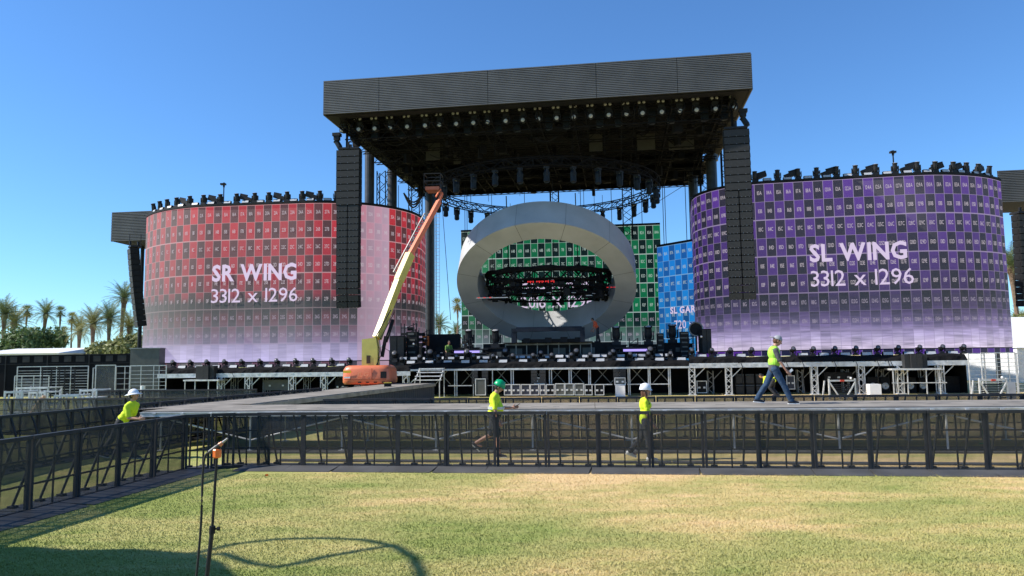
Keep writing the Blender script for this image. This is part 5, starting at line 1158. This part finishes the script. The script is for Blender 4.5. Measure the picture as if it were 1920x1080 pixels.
p2 = gr(1211, 863, 0)
person('woman in white hard hat and yellow shirt walking behind the front row', (p2.x, p2.y, 0), R(-4), lean=2, head=0, legs=((-12, 30), (8, 4)), arms=((20, 60, 4), (8, 20, 5)), s=.93, female=True, hat='helmet', hatm=white_hat, hair=hair_br, trm=darkcloth, shoes=sole_m, vox=.010)
p3 = dp(228, 840, 18.4)
person('worker in white brimmed hat and yellow shirt leaning forward behind the left row', (p3.x, p3.y, 0), R(-8), lean=34, head=-24, legs=((24, 10), (-26, 10)), arms=((-20, 88, 6), (15, 70, 6)), s=1.0, hat='brim', hatm=white_hat, hair=hair_dk, vox=.010)
u5 = on(1120, 637, 2.9)[0]
person('worker in orange shirt and dark trousers bending down on the riser right of the gantry', S(u5, 4.2, RIS+.0), R(180), lean=26, head=20, legs=((8, 4), (-4, 10)), arms=((6, 10, 6), (14, 14, 6)), s=.95, topm=orange_cloth, skm=skin2, hair=hair_dk, vox=.014, soles=False)
u6, z6 = on(841, 655, 3.0)
person('person in dull green shirt standing among the dark gear at the stage left', S(u6, 3.0, ZC), R(-60), lean=4, head=15, legs=((4, 4), (-4, 4)), arms=((10, 40, 8), (10, 30, 8)), s=1.0, topm=mat('dull_green_cloth', (.14, .26, .05), .9), skm=skin2, hair=hair_dk, vox=.014, soles=False)
u7, z7 = on(1452, 744, -1.5)
person('worker in yellow shirt bending low, seen between the legs of the striding man', S(u7, -1.5, 0), R(150), lean=78, head=10, legs=((30, 70), (10, 50)), arms=((12, 10, 8), (2, 8, 8)), s=1.05, hat=None, hair=hair_dk, vox=.014, soles=False)
# ================================================================== MICROPHONE STAND ON THE LAWN
MY = 5.2
a0 = dp(384, 1083, MY); a1 = dp(407, 850, MY); md_ = (a1-a0).normalized(); foot = a0-md_*(a0.z/md_.z)
mst = thing('microphone_stand', 'black microphone stand leaning slightly in the foreground with an orange collar', 'microphone stand', foot)
q0 = Vector((0, 0, 0)); T = a1-foot; k_ = dp(398, 992, MY)-foot
mb = MB(); mb.cyl(q0, k_, .0145, n=12); mb.build('lower_tube', blackm, mst, smooth=False)
mb = MB(); mb.cyl(k_, T-(T-k_).normalized()*.02, .0095, n=12); mb.build('upper_tube', blackm, mst)
mb = MB(); mb.cyl(k_-(T-k_).normalized()*.03, k_+(T-k_).normalized()*.02, .02, n=12); mb.build('clutch', black, mst)
mb = MB(); mb.cyl(k_+Vector((.015, 0, 0)), k_+Vector((.036, 0, .002)), .006, n=8); mb.cyl(k_+Vector((.034, 0, .002)), k_+Vector((.05, 0, .002)), .014, .013, n=10); mb.build('knob', black, mst)
mb = MB()
for k in range(3): a = k*2.09+.3; mb.tube([Vector((0, 0, .06)), Vector((.1*math.cos(a), .1*math.sin(a), .035)), Vector((.28*math.cos(a), .28*math.sin(a), .012))], .009, 6)
mb.build('tripod_base', blackm, mst)
oc = T-(T-k_).normalized()*.0
mb = MB(); mb.lathe([(.024, -.03), (.03, -.022), (.03, .022), (.024, .03)], tuple(oc), 8); mb.build('orange_collar', orange_pl, mst)
mb = MB(); h0 = oc+Vector((0, 0, .03)); mb.cyl(h0, h0+Vector((-.004, 0, .045)), .012, n=8); mb.cyl(h0+Vector((.012, 0, 0)), h0+Vector((.016, 0, .05)), .009, n=8); mb.build('clip', black, mst)
mc = thing('microphone', 'black measurement microphone with a dull silver tip clipped to the leaning stand', 'microphone', foot+h0+Vector((0, 0, .055)))
mb = MB(); A = dp(393, 848, MY)-mc.location; B = dp(412, 834, MY)-mc.location; C_ = dp(417, 830, MY)-mc.location; D_ = dp(427, 822, MY)-mc.location
mb.cyl(A, B, .015, .017, n=12); mb.build('body', mat('dark_bronze_metal', (.03, .03, .033), .45, 0), mc); mb = MB(); mb.cyl(B, C_, .017, .012, n=12); mb.build('ring', mat('copper_band', (.4, .16, .1), .4, .5), mc); mb = MB(); mb.cyl(C_, D_, .009, .006, n=10); mb.build('tip', dalu, mc)
cab = [dp(*q, MY) for q in ((393, 848), (387, 852), (383, 862), (380.5, 885), (379, 920), (377.5, 970), (374, 1020), (368, 1082), (362, 1130))]
cab.append(Vector((cab[-1].x-.05, MY-.05, .03))); cab.append(Vector((cab[-1].x-.8, MY+.0, .015)))
cc_ = MB(); sm = []
for i in range(len(cab)-1):
    p0 = cab[max(i-1, 0)]; p1_, p2_ = cab[i], cab[i+1]; p3_ = cab[min(i+2, len(cab)-1)]
    for j in range(5):
        t_ = j/5; sm.append(.5*((2*p1_)+(p2_-p0)*t_+(2*p0-5*p1_+4*p2_-p3_)*t_*t_+(3*p1_-p0-3*p2_+p3_)*t_**3))
cc_.tube(sm, .0085, 8); tag(cc_.build('microphone_cable', rubber, smooth=True), 'black cable drooping from the microphone beside its stand', 'cable')
# ================================================================== PALMS, TREES
trunk_m = mat('palm_trunk_bark', (0.17, 0.115, 0.075), .9, var=.4, scale=4, bump=.6)
def leafmat(name, c1, c2):
    m = bpy.data.materials.new(name); m.use_nodes = True; X = Nx(m); b = X.N['Principled BSDF']; b.inputs['Roughness'].default_value = .6
    g = X.N.new('ShaderNodeNewGeometry'); col = X.mix(g.outputs['Random Per Island'], c1, c2); X.L.new(col, b.inputs['Base Color'])
    tr = X.N.new('ShaderNodeBsdfTranslucent'); X.L.new(col, tr.inputs[0]); mx = X.N.new('ShaderNodeMixShader'); mx.inputs[0].default_value = .3
    X.L.new(b.outputs[0], mx.inputs[1]); X.L.new(tr.outputs[0], mx.inputs[2]); X.L.new(mx.outputs[0], X.N['Material Output'].inputs[0]); return m
pl1 = leafmat('palm_frond_green', (.11, .15, .055), (.22, .26, .11)); pl2 = leafmat('palm_frond_yellow_green', (.16, .17, .05), (.30, .28, .10)); bush_m = leafmat('bush_leaf', (.06, .11, .03), (.16, .22, .07)); dry_m = leafmat('dry_frond', (.22, .14, .06), (.34, .24, .12))
def date_palm(seed, H=10, L=3.2, n=52, fm=None, leafl=.62):
    rr = random.Random(seed); t = thing('palm_tree', 'proto', 'palm tree')
    bend = rr.uniform(-.4, .4); mb = MB(); mb.tube([(bend*(k/6)**2, 0, H*k/6) for k in range(7)], [.3, .25, .22, .21, .22, .26, .34], 8); mb.ball((bend, 0, H), (.42, .42, .6), 10, 8); mb.build('trunk', trunk_m, t)
    mb = MB()
    for i in range(n):
        az = i*2.399+rr.uniform(-.2, .2); e0 = R(82-100*(i/n)**1.1)+rr.uniform(-.1, .1); l = L*rr.uniform(.85, 1.1); p = Vector((bend, 0, H+.25)); pts = [p.copy()]; K = 9
        for k in range(K): e = e0-(1.25*(k/K)**1.4)*(.6+.5*i/n); p = p+Vector((math.cos(az)*math.cos(e), math.sin(az)*math.cos(e), math.sin(e)))*l/K; pts.append(p.copy())
        for k in range(K): mb.bar(pts[k], pts[k+1], .035*(1-k/K)+.012)
        side = Vector((-math.sin(az), math.cos(az), 0))
        for k in range(1, K*3):
            q = pts[min(K-1, k//3)]; q2 = pts[min(K, k//3+1)]; c = q+(q2-q)*((k % 3)/3); d = (q2-q).normalized(); ll = leafl*math.sin(PI*(k/(K*3.0))**.7)+.12
            for sg in (-1, 1):
                tip = c+(side*sg*.75+d*.6+Vector((0, 0, -.12+rr.uniform(-.15, .15)))).normalized()*ll; mb.add([c-d*.035, c+d*.035, tip], [(0, 1, 2)])
    mb.build('crown', fm or pl1, t); return t
def fan_palm(seed, H=13, rad=1.25, fm=None):
    rr = random.Random(seed); t = thing('palm_tree', 'proto', 'palm tree'); mb = MB(); mb.tube([(.1*math.sin(k), 0, H*k/6) for k in range(7)], [.24, .2, .18, .17, .16, .16, .18], 7); mb.build('trunk', trunk_m, t)
    mb = MB(); c0 = Vector((.1*math.sin(6), 0, H))
    for i in range(46):
        az = i*2.399; e = R(80-135*(i/46.0)); d = Vector((math.cos(az)*math.cos(e), math.sin(az)*math.cos(e), math.sin(e))); c = c0+d*rad*.55; mb.bar(c0, c, .03)
        s1 = d.cross(Vector((0, 0, 1))).normalized(); s2 = s1.cross(d)
        for k in range(13):
            a = (k-6)/6*1.45; v = (d*math.cos(a)+s1*math.sin(a)+Vector((0, 0, -.25))*abs(a)*.5).normalized()*rad*rr.uniform(.5, .68); w_ = s2.normalized()*0+s1*.045; mb.add([c-w_, c+w_, c+v], [(0, 1, 2)])
    mb.build('crown', fm or pl1, t)
    mb = MB()
    for i in range(26): az = i*2.4; c = c0+Vector((math.cos(az)*.2, math.sin(az)*.2, -.1)); mb.add([c+Vector((.1, 0, 0)), c-Vector((.1, 0, 0)), c+Vector((math.cos(az)*.5, math.sin(az)*.5, -1.1-.5*rr.random()))], [(0, 1, 2)])
    mb.build('dead_frond_skirt', dry_m, t); return t
def bush(seed, n, dims, fm, clumps=16, leaf=.2, H=3.0):
    rr = np.random.default_rng(seed); t = thing('leafy_tree', 'proto', 'tree'); mb = MB()
    cs = np.c_[(rr.random(clumps)-.5)*dims[0], (rr.random(clumps)-.5)*dims[1], H+(rr.random(clumps)-.35)*dims[2]]
    for c in cs[:8]: mb.tube([(0, 0, 0), (c[0]*.3, c[1]*.3, H*.5), tuple(c)], [.18, .11, .04], 5)
    mb.build('trunk', trunk_m, t)
    per = n//clumps; V = []; k = 0
    cen = np.repeat(cs, per, 0); g = rr.normal(size=(len(cen), 3)); g /= np.linalg.norm(g, axis=1)[:, None]; r = (rr.random(len(cen))**.5)[:, None]; rad = np.repeat(.8+rr.random(clumps)*.8, per)[:, None]*dims[2]/4.2
    p = cen+g*r*rad; a = rr.normal(size=(len(p), 3)); a /= np.linalg.norm(a, axis=1)[:, None]; b = np.cross(a, g+.01); b /= np.linalg.norm(b, axis=1)[:, None]; s_ = leaf*(.6+.8*rr.random(len(p)))[:, None]
    Q = np.stack([p-a*s_, p+b*s_*.55, p+a*s_, p-b*s_*.55], 1).reshape(-1, 3); me = bpy.data.meshes.new('crown'); me.from_pydata(Q.tolist(), [], [(4*i, 4*i+1, 4*i+2, 4*i+3) for i in range(len(p))]); me.materials.append(fm); o = bpy.data.objects.new('crown', me); COL.objects.link(o); o.parent = t; return t
DP = [Rep(date_palm(11, 9.5)), Rep(date_palm(12, 8.0, 3.4, 46, pl2)), Rep(date_palm(15, 11, 3.0, 40))]; FP = [Rep(fan_palm(3, 12)), Rep(fan_palm(5, 12, 1.35, pl2))]
HB = {id(DP[0]): (9.5, 2.6), id(DP[1]): (8.0, 2.8), id(DP[2]): (11, 2.4), id(FP[0]): (12, 1.0), id(FP[1]): (12, 1.1)}
def palm(rep, px, ytop, Y, label, rz=0.0, group='palm trees beyond the fence', sc=None):
    p = dp(px, ytop, Y); H, top = HB[id(rep)]; s_ = p.z/(H+top*.8); rep.put((p.x, Y, 0), rz, label, group, scale=s_)
palm(DP[0], 10, 567, 88, 'bushy palm cut by the left picture edge', 1)
palm(DP[1], 28, 580, 96, 'shorter shaggy palm second from the left picture edge', 2)
palm(FP[0], 52, 575, 105, 'fan palm with a round crown left of the dark leafy tree', .5)
palm(DP[2], 82, 571, 98, 'tall feather palm with an orange brown crown base above the dark leafy tree', .3)
palm(FP[0], 114, 577, 104, 'slim fan palm with a small dense crown right of the dark leafy tree', 2)
palm(FP[1], 136, 588, 112, 'fan palm with a bare thin crown left of the yellow green palms', 1.4)
palm(DP[1], 150, 598, 84, 'leafy palm with a drooping yellow green crown, left one of the front cluster', 3)
palm(FP[1], 120, 614, 92, 'low fan palm below the slim one right of the dark leafy tree', 4)
palm(DP[1], 176, 583, 80, 'palm with a long frond pointing up left in the front cluster', 0.7)
palm(DP[0], 206, 577, 80, 'palm with ragged blue green fronds in the front cluster', 2.2)
palm(DP[2], 229, 538, 92, 'tallest feather palm beside the narrow side speaker array', 1.1)
palm(DP[1], 244, 590, 78, 'palm partly hidden by the left edge of the red screen', 4.4)
palm(DP[0], 824, 594, 120, 'feather palm in the gap between red screen and green screen', 1, 'palm trees in the gap')
palm(FP[0], 843, 622, 150, 'small distant palm in the middle of the gap left of the green screen', 1, 'palm trees in the gap')
palm(FP[1], 857, 562, 110, 'palm crown peeking out from the left edge of the green screen', 3, 'palm trees in the gap')
palm(DP[0], 856, 610, 130, 'low palm at the foot of the green screen left edge', 3, 'palm trees in the gap')
palm(DP[2], 1900, 472, 75, 'tall palm between the purple screen and the right speaker array', 2, 'palm trees at the right edge')
palm(DP[1], 1913, 585, 80, 'low palm behind the right speaker array', 1, 'palm trees at the right edge')
B1_ = Rep(bush(1, 12000, (4.4, 4, 4.4), bush_m, 22)); B2_ = Rep(bush(2, 10000, (4.6, 4, 3.6), leafmat('olive_leaf', (.13, .15, .04), (.28, .29, .10)), 16)); B3_ = Rep(bush(8, 7000, (3.6, 4, 3.4), leafmat('dark_leaf', (.05, .09, .03), (.12, .17, .06)), 12))
for rep, px, Y, s_, l in ((B1_, 64, 86, 1.0, 'big dark green round leafy tree among the palms'), (B3_, 6, 84, .95, 'dark leafy tree at the left picture edge'), (B2_, 190, 76, .8, 'yellow green leafy tree behind the front palms'), (B2_, 238, 74, .9, 'light green leafy tree beside the narrow side speaker array'), (B2_, 222, 92, .8, 'olive leafy tree behind the ragged palm'), (B3_, 128, 88, .35, 'low leafy tree under the left palm of the front cluster'), (B3_, 830, 120, 1.0, 'low dark trees at the bottom of the gap left of the green screen'), (B2_, 858, 118, 1.0, 'low olive tree against the green screen left edge'), (B2_, 1912, 70, 1.0, 'leafy tree at the right picture edge below the speaker array')):
    p = dp(px, 660, Y); rep.put((p.x, Y, 0), random.uniform(0, 6), l, 'leafy trees beyond the fence', scale=s_)
# ================================================================== FENCE, TENTS, LEFT SIDE
FA = dp(-60, 700, 54); FB = dp(243, 700, 54); FA.z = FB.z = 0
sheet_m = mat('black_fence_cloth', (0.009, 0.0095, 0.012), .9, var=.4, scale=.5, spec=.15)
pan = thing('fence_panel', 'proto', 'fence'); mb = MB(); mb.box((0, 0, 1.5), (2.96, .03, 2.95)); mb.build('black_cloth', sheet_m, pan); mb = MB(); mb.bar((-1.48, -.03, 0), (-1.48, -.03, 3.0), .05); mb.bar((1.48, -.03, 0), (1.48, -.03, 3.0), .05); mb.bar((-1.48, -.03, 2.98), (1.48, -.03, 2.98), .05); mb.bar((-1.48, -.035, 2.35), (1.48, -.035, 2.35), .04); mb.build('frame', blackm, pan)
mb = MB()
for k in range(3): mb.box((-.95+k*.9, -.025, 2.68), (random.uniform(.4, .8), .02, .42))
mb.build('grey_patch', mat('grey_fence_cloth', (.03, .031, .033), .9, var=.3), pan); pan = Rep(pan)
d = (FB-FA).normalized(); n = int((FB-FA).length/3)+1
for i in range(n): pan.put(FA+d*(i*3+1.2), math.atan2(d.y, d.x), 'black cloth covered fence panel, %s from the left below the palms' % ordw(i), 'black fence panels at the left')
def tent(px0, px1, ytop, yb, Y, label, D=14):
    A = dp(px0, ytop, Y); B = dp(px1, ytop, Y); zb = max(2.6, dp(px0, yb, Y).z); t = thing('white_tent', label, 'tent', ((A.x+B.x)/2, Y, 0)); w_ = B.x-A.x; zt = A.z
    mb = MB(); mb.add([(-w_/2, 0, zb), (w_/2, 0, zb), (w_/2-zt+zb, D/2, zt), (-w_/2, D/2, zt), (w_/2, D, zb), (-w_/2, D, zb)], [(0, 1, 2, 3), (3, 2, 4, 5), (1, 4, 2), (0, 3, 5)]); mb.build('roof', white, t)
    mb = MB(); mb.box((0, D/2, zb/2), (w_-.2, D-.4, zb)); mb.build('wall', white, t); return t
tent(-60, 108, 652, 664, 70, 'long low white tent roof behind the black fence at the left'); tent(180, 330, 661, 667, 66, 'thin white tent roof line behind the black fence beside the grey box')
tent(1903, 2100, 590, 668, 56, 'white tent wall at the right picture edge behind the speaker array', 8); tent(795, 900, 633, 645, 100, 'white tent roof in the gap left of the green screen')
g = dp(254, 700, 51.5); t = thing('grey_cabin', 'plain grey box cabin between the black fence and the red screen', 'cabin', (g.x+.6, 51.5, 0)); zt = dp(254, 654, 51.5).z
mb = MB(); mb.box((0, 1.2, zt/2), (2.0, 2.4, zt)); mb.build('wall', case_grey, t); mb = MB(); mb.box((0, 1.2, zt+.03), (2.1, 2.5, .06)); mb.build('roof', dalu, t)
# stacked steel frames, gates and carts left of the stage
def rail_frame(w_, h, nr, m=galv, wire=False, r=.035, nm='rail_frame', vert=(0,)):
    t = thing(nm, 'proto', 'steel fence panel'); mb = MB(); mb.bar((-w_/2, 0, 0), (-w_/2, 0, h), r*1.3); mb.bar((w_/2, 0, 0), (w_/2, 0, h), r*1.3); mb.bar((-w_/2, 0, h), (w_/2, 0, h), r*1.3); mb.build('frame', m, t)
    mb = MB()
    for k in range(nr): mb.bar((-w_/2, 0, .12+(h-.2)*k/nr), (w_/2, 0, .12+(h-.2)*k/nr), r*.6)
    for v in vert: mb.bar((v*w_/2, .02, 0), (v*w_/2, .02, h), r)
    mb.build('rail', m, t)
    if wire: mb = MB(); mb.box((0, .01, h/2), (w_-.05, .004, h-.05)); mb.build('wire_mesh', mesh_l, t)
    return t
def put_frame(t, px0, px1, yt, Y, label, group=None):
    A = dp(px0, yt, Y); B = dp(px1, yt, Y); t.location = ((A.x+B.x)/2, Y, 0); t['label'] = label
    if group: t['group'] = group
    return (B.x-A.x), A.z
def mk(px0, px1, yt, Y, nr, label, m=galv, wire=False, vert=(0,), group='steel frames left of the stage', nm='rail_frame', rz=0.0):
    A = dp(px0, yt, Y); B = dp(px1, yt, Y); t = rail_frame(B.x-A.x, A.z, nr, m, wire, nm=nm, vert=vert); t.location = ((A.x+B.x)/2, Y, 0); t.rotation_euler = (0, 0, rz); t['label'] = label; t['group'] = group; return t
mk(33, 166, 688, 46, 12, 'wide galvanised frame with many thin rails left of the mesh gate', vert=(-.35, .1, .5))
mk(28, 92, 705, 44.5, 9, 'lower galvanised rail panel overlapping the left end of the wide frame', vert=(-.6, .1))
mk(80, 112, 691, 43.5, 5, 'black tube frame in the middle of the stacked steel frames, left one', blackm, vert=(0,), nm='black_tube_frame'); mk(97, 122, 692, 43, 5, 'black tube frame in the middle of the stacked steel frames, middle one', blackm, vert=(), nm='black_tube_frame'); mk(122, 141, 692, 43.2, 6, 'black tube frame in the middle of the stacked steel frames, right one', blackm, vert=(), nm='black_tube_frame')
gate = mk(180, 217, 685, 44, 1, 'galvanised gate filled with wire mesh beside the stacked frames', wire=True, vert=(), nm='mesh_gate')
mk(218, 245, 687, 45, 6, 'galvanised frame between the mesh gate and the red screen', vert=(.2,)); mk(244, 312, 686, 44, 9, 'wide galvanised frame covering the left end of the stage', vert=(-.4, .3, .6)); mk(175, 180, 690, 45, 1, 'narrow upright frame just left of the mesh gate', vert=())
mk(1815, 1845, 663, 39, 10, 'galvanised mesh frame at the right end of the stage, left part', wire=True, vert=(), group='steel frames right of the stage'); mk(1839, 1903, 662, 38.6, 10, 'galvanised mesh frame at the right end of the stage, right part', wire=True, vert=(-.1, .6), group='steel frames right of the stage'); mk(1905, 1990, 662, 41, 10, 'galvanised mesh frame against the white tent at the right edge', wire=True, vert=(), group='steel frames right of the stage')
def scaffold_cart(px0, px1, yt, Y, label, slats=3, D=.9, panel=None, yb=None):
    A = dp(px0, yt, Y); B = dp(px1, yt, Y); w_ = B.x-A.x; h = A.z; t = thing('aluminium_cart', label, 'cart', ((A.x+B.x)/2, Y, 0), random.uniform(-.1, .1))
    mb = MB()
    for x in (-w_/2, w_/2):
        for y in (0, D): mb.bar((x, y, .12), (x, y, h), .06)
    for z in (h-.05, h*.35): 
        mb.bar((-w_/2, 0, z), (w_/2, 0, z), .07); mb.bar((-w_/2, D, z), (w_/2, D, z), .06); mb.bar((-w_/2, 0, z), (-w_/2, D, z), .05); mb.bar((w_/2, 0, z), (w_/2, D, z), .05)
    mb.bar((-w_/2, 0, .15), (-w_/4, 0, h*.9), .05); mb.bar((w_/2, 0, .15), (w_/4, 0, h*.9), .05); mb.build('frame', galv, t)
    for k in range(slats): mb = MB(); mb.box((0, D/2, h*.4+k*h*.16), (w_*.96, D*.9, .05)); mb.build('shelf', alu, t)
    for x in (-w_/2, w_/2): mb = MB(); mb.cyl((x, -.03, .07), (x, .05, .07), .07, n=10); mb.build('caster', rubber, t)
    return t
for px0, px1, yt, Y, l in ((10, 42, 733, 27.5, 'bare aluminium cart frame at the far left behind the mesh barricades'), (30, 92, 726, 34, 'long aluminium trestle table frame left of the stacked carts'), (55, 86, 734, 30, 'aluminium cart with crossed braces beside the far left cart'), (104, 146, 740, 28.5, 'aluminium cart stacked with slatted shelves'), (150, 182, 730, 31, 'small white topped aluminium cart near the leaning worker')): scaffold_cart(px0, px1, yt, Y, l, slats=random.choice((1, 2, 3)))
for px, yb, Y, l in ((70, 752, 27.2, 'orange tan wrapped pole leaning on the cart, left one'), (76, 745, 29, 'orange tan wrapped pole leaning on the cart, right one')):
    p = dp(px, yb, Y); t = thing('wrapped_pole', l, 'pole', (p.x, Y, 0)); mb = MB(); mb.cyl((-.5, 0, .06), (.15, 0, 1.1), .07, n=8); mb.build('tube', mat('tan_wrap', (.5, .33, .2), .7), t)
mb = MB(); p = dp(268, 722, 40); t = thing('white_post', 'short fat white post in front of the steel frames by the red screen', 'post', (p.x, 40, 0)); mb.cyl((0, 0, 0), (0, 0, dp(268, 723, 40).z), .12, n=12); mb.build('tube', white, t)
# folded ramps with a V brace before the purple wing
def ramp(px0, px1, yt, Y, label):
    A = dp(px0, yt, Y); B = dp(px1, yt, Y); w_ = B.x-A.x; h = A.z; t = thing('folded_stair', label, 'stairs', ((A.x+B.x)/2, Y, 0)); mb = MB(); mb.bar((-w_/2, 0, 0), (-w_/2, 0, h+.1), .07); mb.bar((w_/2, 0, 0), (w_/2, 0, h+.1), .07); mb.bar((-w_/2, 0, h), (w_/2, 0, h), .08); mb.bar((-w_/2, -.04, h-.05), (-.12, -.04, 0), .06); mb.bar((w_/2, -.04, h-.05), (.12, -.04, 0), .06); mb.bar((-w_/2-.25, .3, 0), (-w_/2-.1, .3, h), .06); mb.build('frame', galv, t)
    for k in range(7): mb = MB(); mb.box((.05, .12+.05*k, .12+(h-.25)*k/7), (w_-.2, .2, .05)); mb.build('tread', blackm, t)
    mb = MB(); mb.box((0, -.06, h), (.2, .03, .09)); mb.build('red_tag', mat('red_tag_plastic', (.6, .05, .02), .5, var=0), t); mb = MB(); mb.ball((w_*.35, 0, h+.12), .06, 8, 6); mb.build('knob', white, t)
ramp(1554, 1603, 714, 38.5, 'folded aluminium stair frame with a V brace left of the white box'); ramp(1836, 1887, 713, 36, 'folded aluminium stair frame with a V brace at the right end of the stage')
p = dp(1895, 716, 37); t = thing('grey_board', 'plain grey board leaning on the mesh frame at the right', 'board', (p.x, 37, 0)); mb = MB(); mb.box((0, 0, p.z/2), (.42, .05, p.z)); mb.build('sheet', lightgrey, t)
# green tube foot near the right front barricades, small orange flag on the lawn
q = gr(1846, 832, 0); t = thing('green_prop', 'bright green painted foot of a thin prop under the runway at the right', 'prop', (q.x, q.y, 0)); mb = MB(); mb.cyl((0, 0, .02), (-.01, 0, .38), .035, n=8); mb.box((0, 0, .01), (.2, .16, .02)); mb.build('green_foot', mat('green_paint', (.05, .5, .12), .5), t); mb = MB(); mb.cyl((-.01, 0, .38), (-.06, 0, 1.0), .024, n=8); mb.build('tube', galv, t)
q = gr(497, 896, 0); t = thing('marker_flag', 'tiny orange marker flag on the lawn near the front barricades', 'flag', q); mb = MB(); mb.bar((0, 0, 0), (0, 0, .06), .006); mb.build('wire', dalu, t); mb = MB(); mb.add([(0, 0, .03), (.06, .01, .035), (.055, .0, .08), (0, 0, .07)], [(0, 1, 2, 3)]); mb.build('flag_cloth', orange_pl, t)
# tube arch and flat board added beyond the left picture edge to cast the lawn shadows
def shadow_source(px, py, h):            # where a thing of height h stands so that its shadow falls on this lawn spot
    g_ = gr(px, py); k = h/math.tan(SUN_EL); return Vector((g_.x+SUN_DIR.x*k, g_.y+SUN_DIR.y*k, h))
arch = thing('shadow_arch', 'bent dark tube arch added out of view to cast the loop shadow on the lawn', 'arch', (0, 0, 0))
def shtube(pxs, hs, r, nm):
    pts = [shadow_source(a, b, h) for (a, b), h in zip(pxs, hs)]; mb = MB(); mb.tube(pts, r, 6); mb.build(nm, black, arch)
shtube([(330, 1046), (440, 1020), (520, 1011), (600, 1009), (680, 1012), (740, 1024), (775, 1045), (790, 1075), (792, 1110)], [6.6]*9, .055, 'upper_tube')
shtube([(330, 1046), (420, 1038), (470, 1056), (520, 1064), (560, 1056), (620, 1042), (680, 1032), (740, 1022)], [6.6]*8, .06, 'lower_tube')
mb = MB(); p = shadow_source(330, 1046, 6.6); mb.bar(p, (p.x-.2, p.y-.3, 0), .1); mb.build('post', black, arch)
shboard = thing('shadow_board', 'dark flat board added out of view to cast the corner shadow on the lawn', 'board', (0, 0, 0))  # unseen board, outlined after the shadow it has to cast
pts = [(-200, 1027), (60, 1025), (120, 1031), (250, 1030), (360, 1038), (410, 1056), (440, 1085), (470, 1200), (-250, 1200), (-240, 1060)]
P_ = [shadow_source(a, b, 6.0) for i, (a, b) in enumerate(pts)]
mb = MB(); mb.add([p for p in P_]+[p+Vector((0, 0, .06)) for p in P_], [tuple(range(10)), tuple(range(19, 9, -1))]+[(i, (i+1) % 10, 10+(i+1) % 10, 10+i) for i in range(10)]); mb.build('panel', black, shboard); mb = MB()
for i in (0, 3, 7, 8): mb.bar(P_[i], (P_[i].x, P_[i].y, 0), .08)
mb.build('post', blackm, shboard)
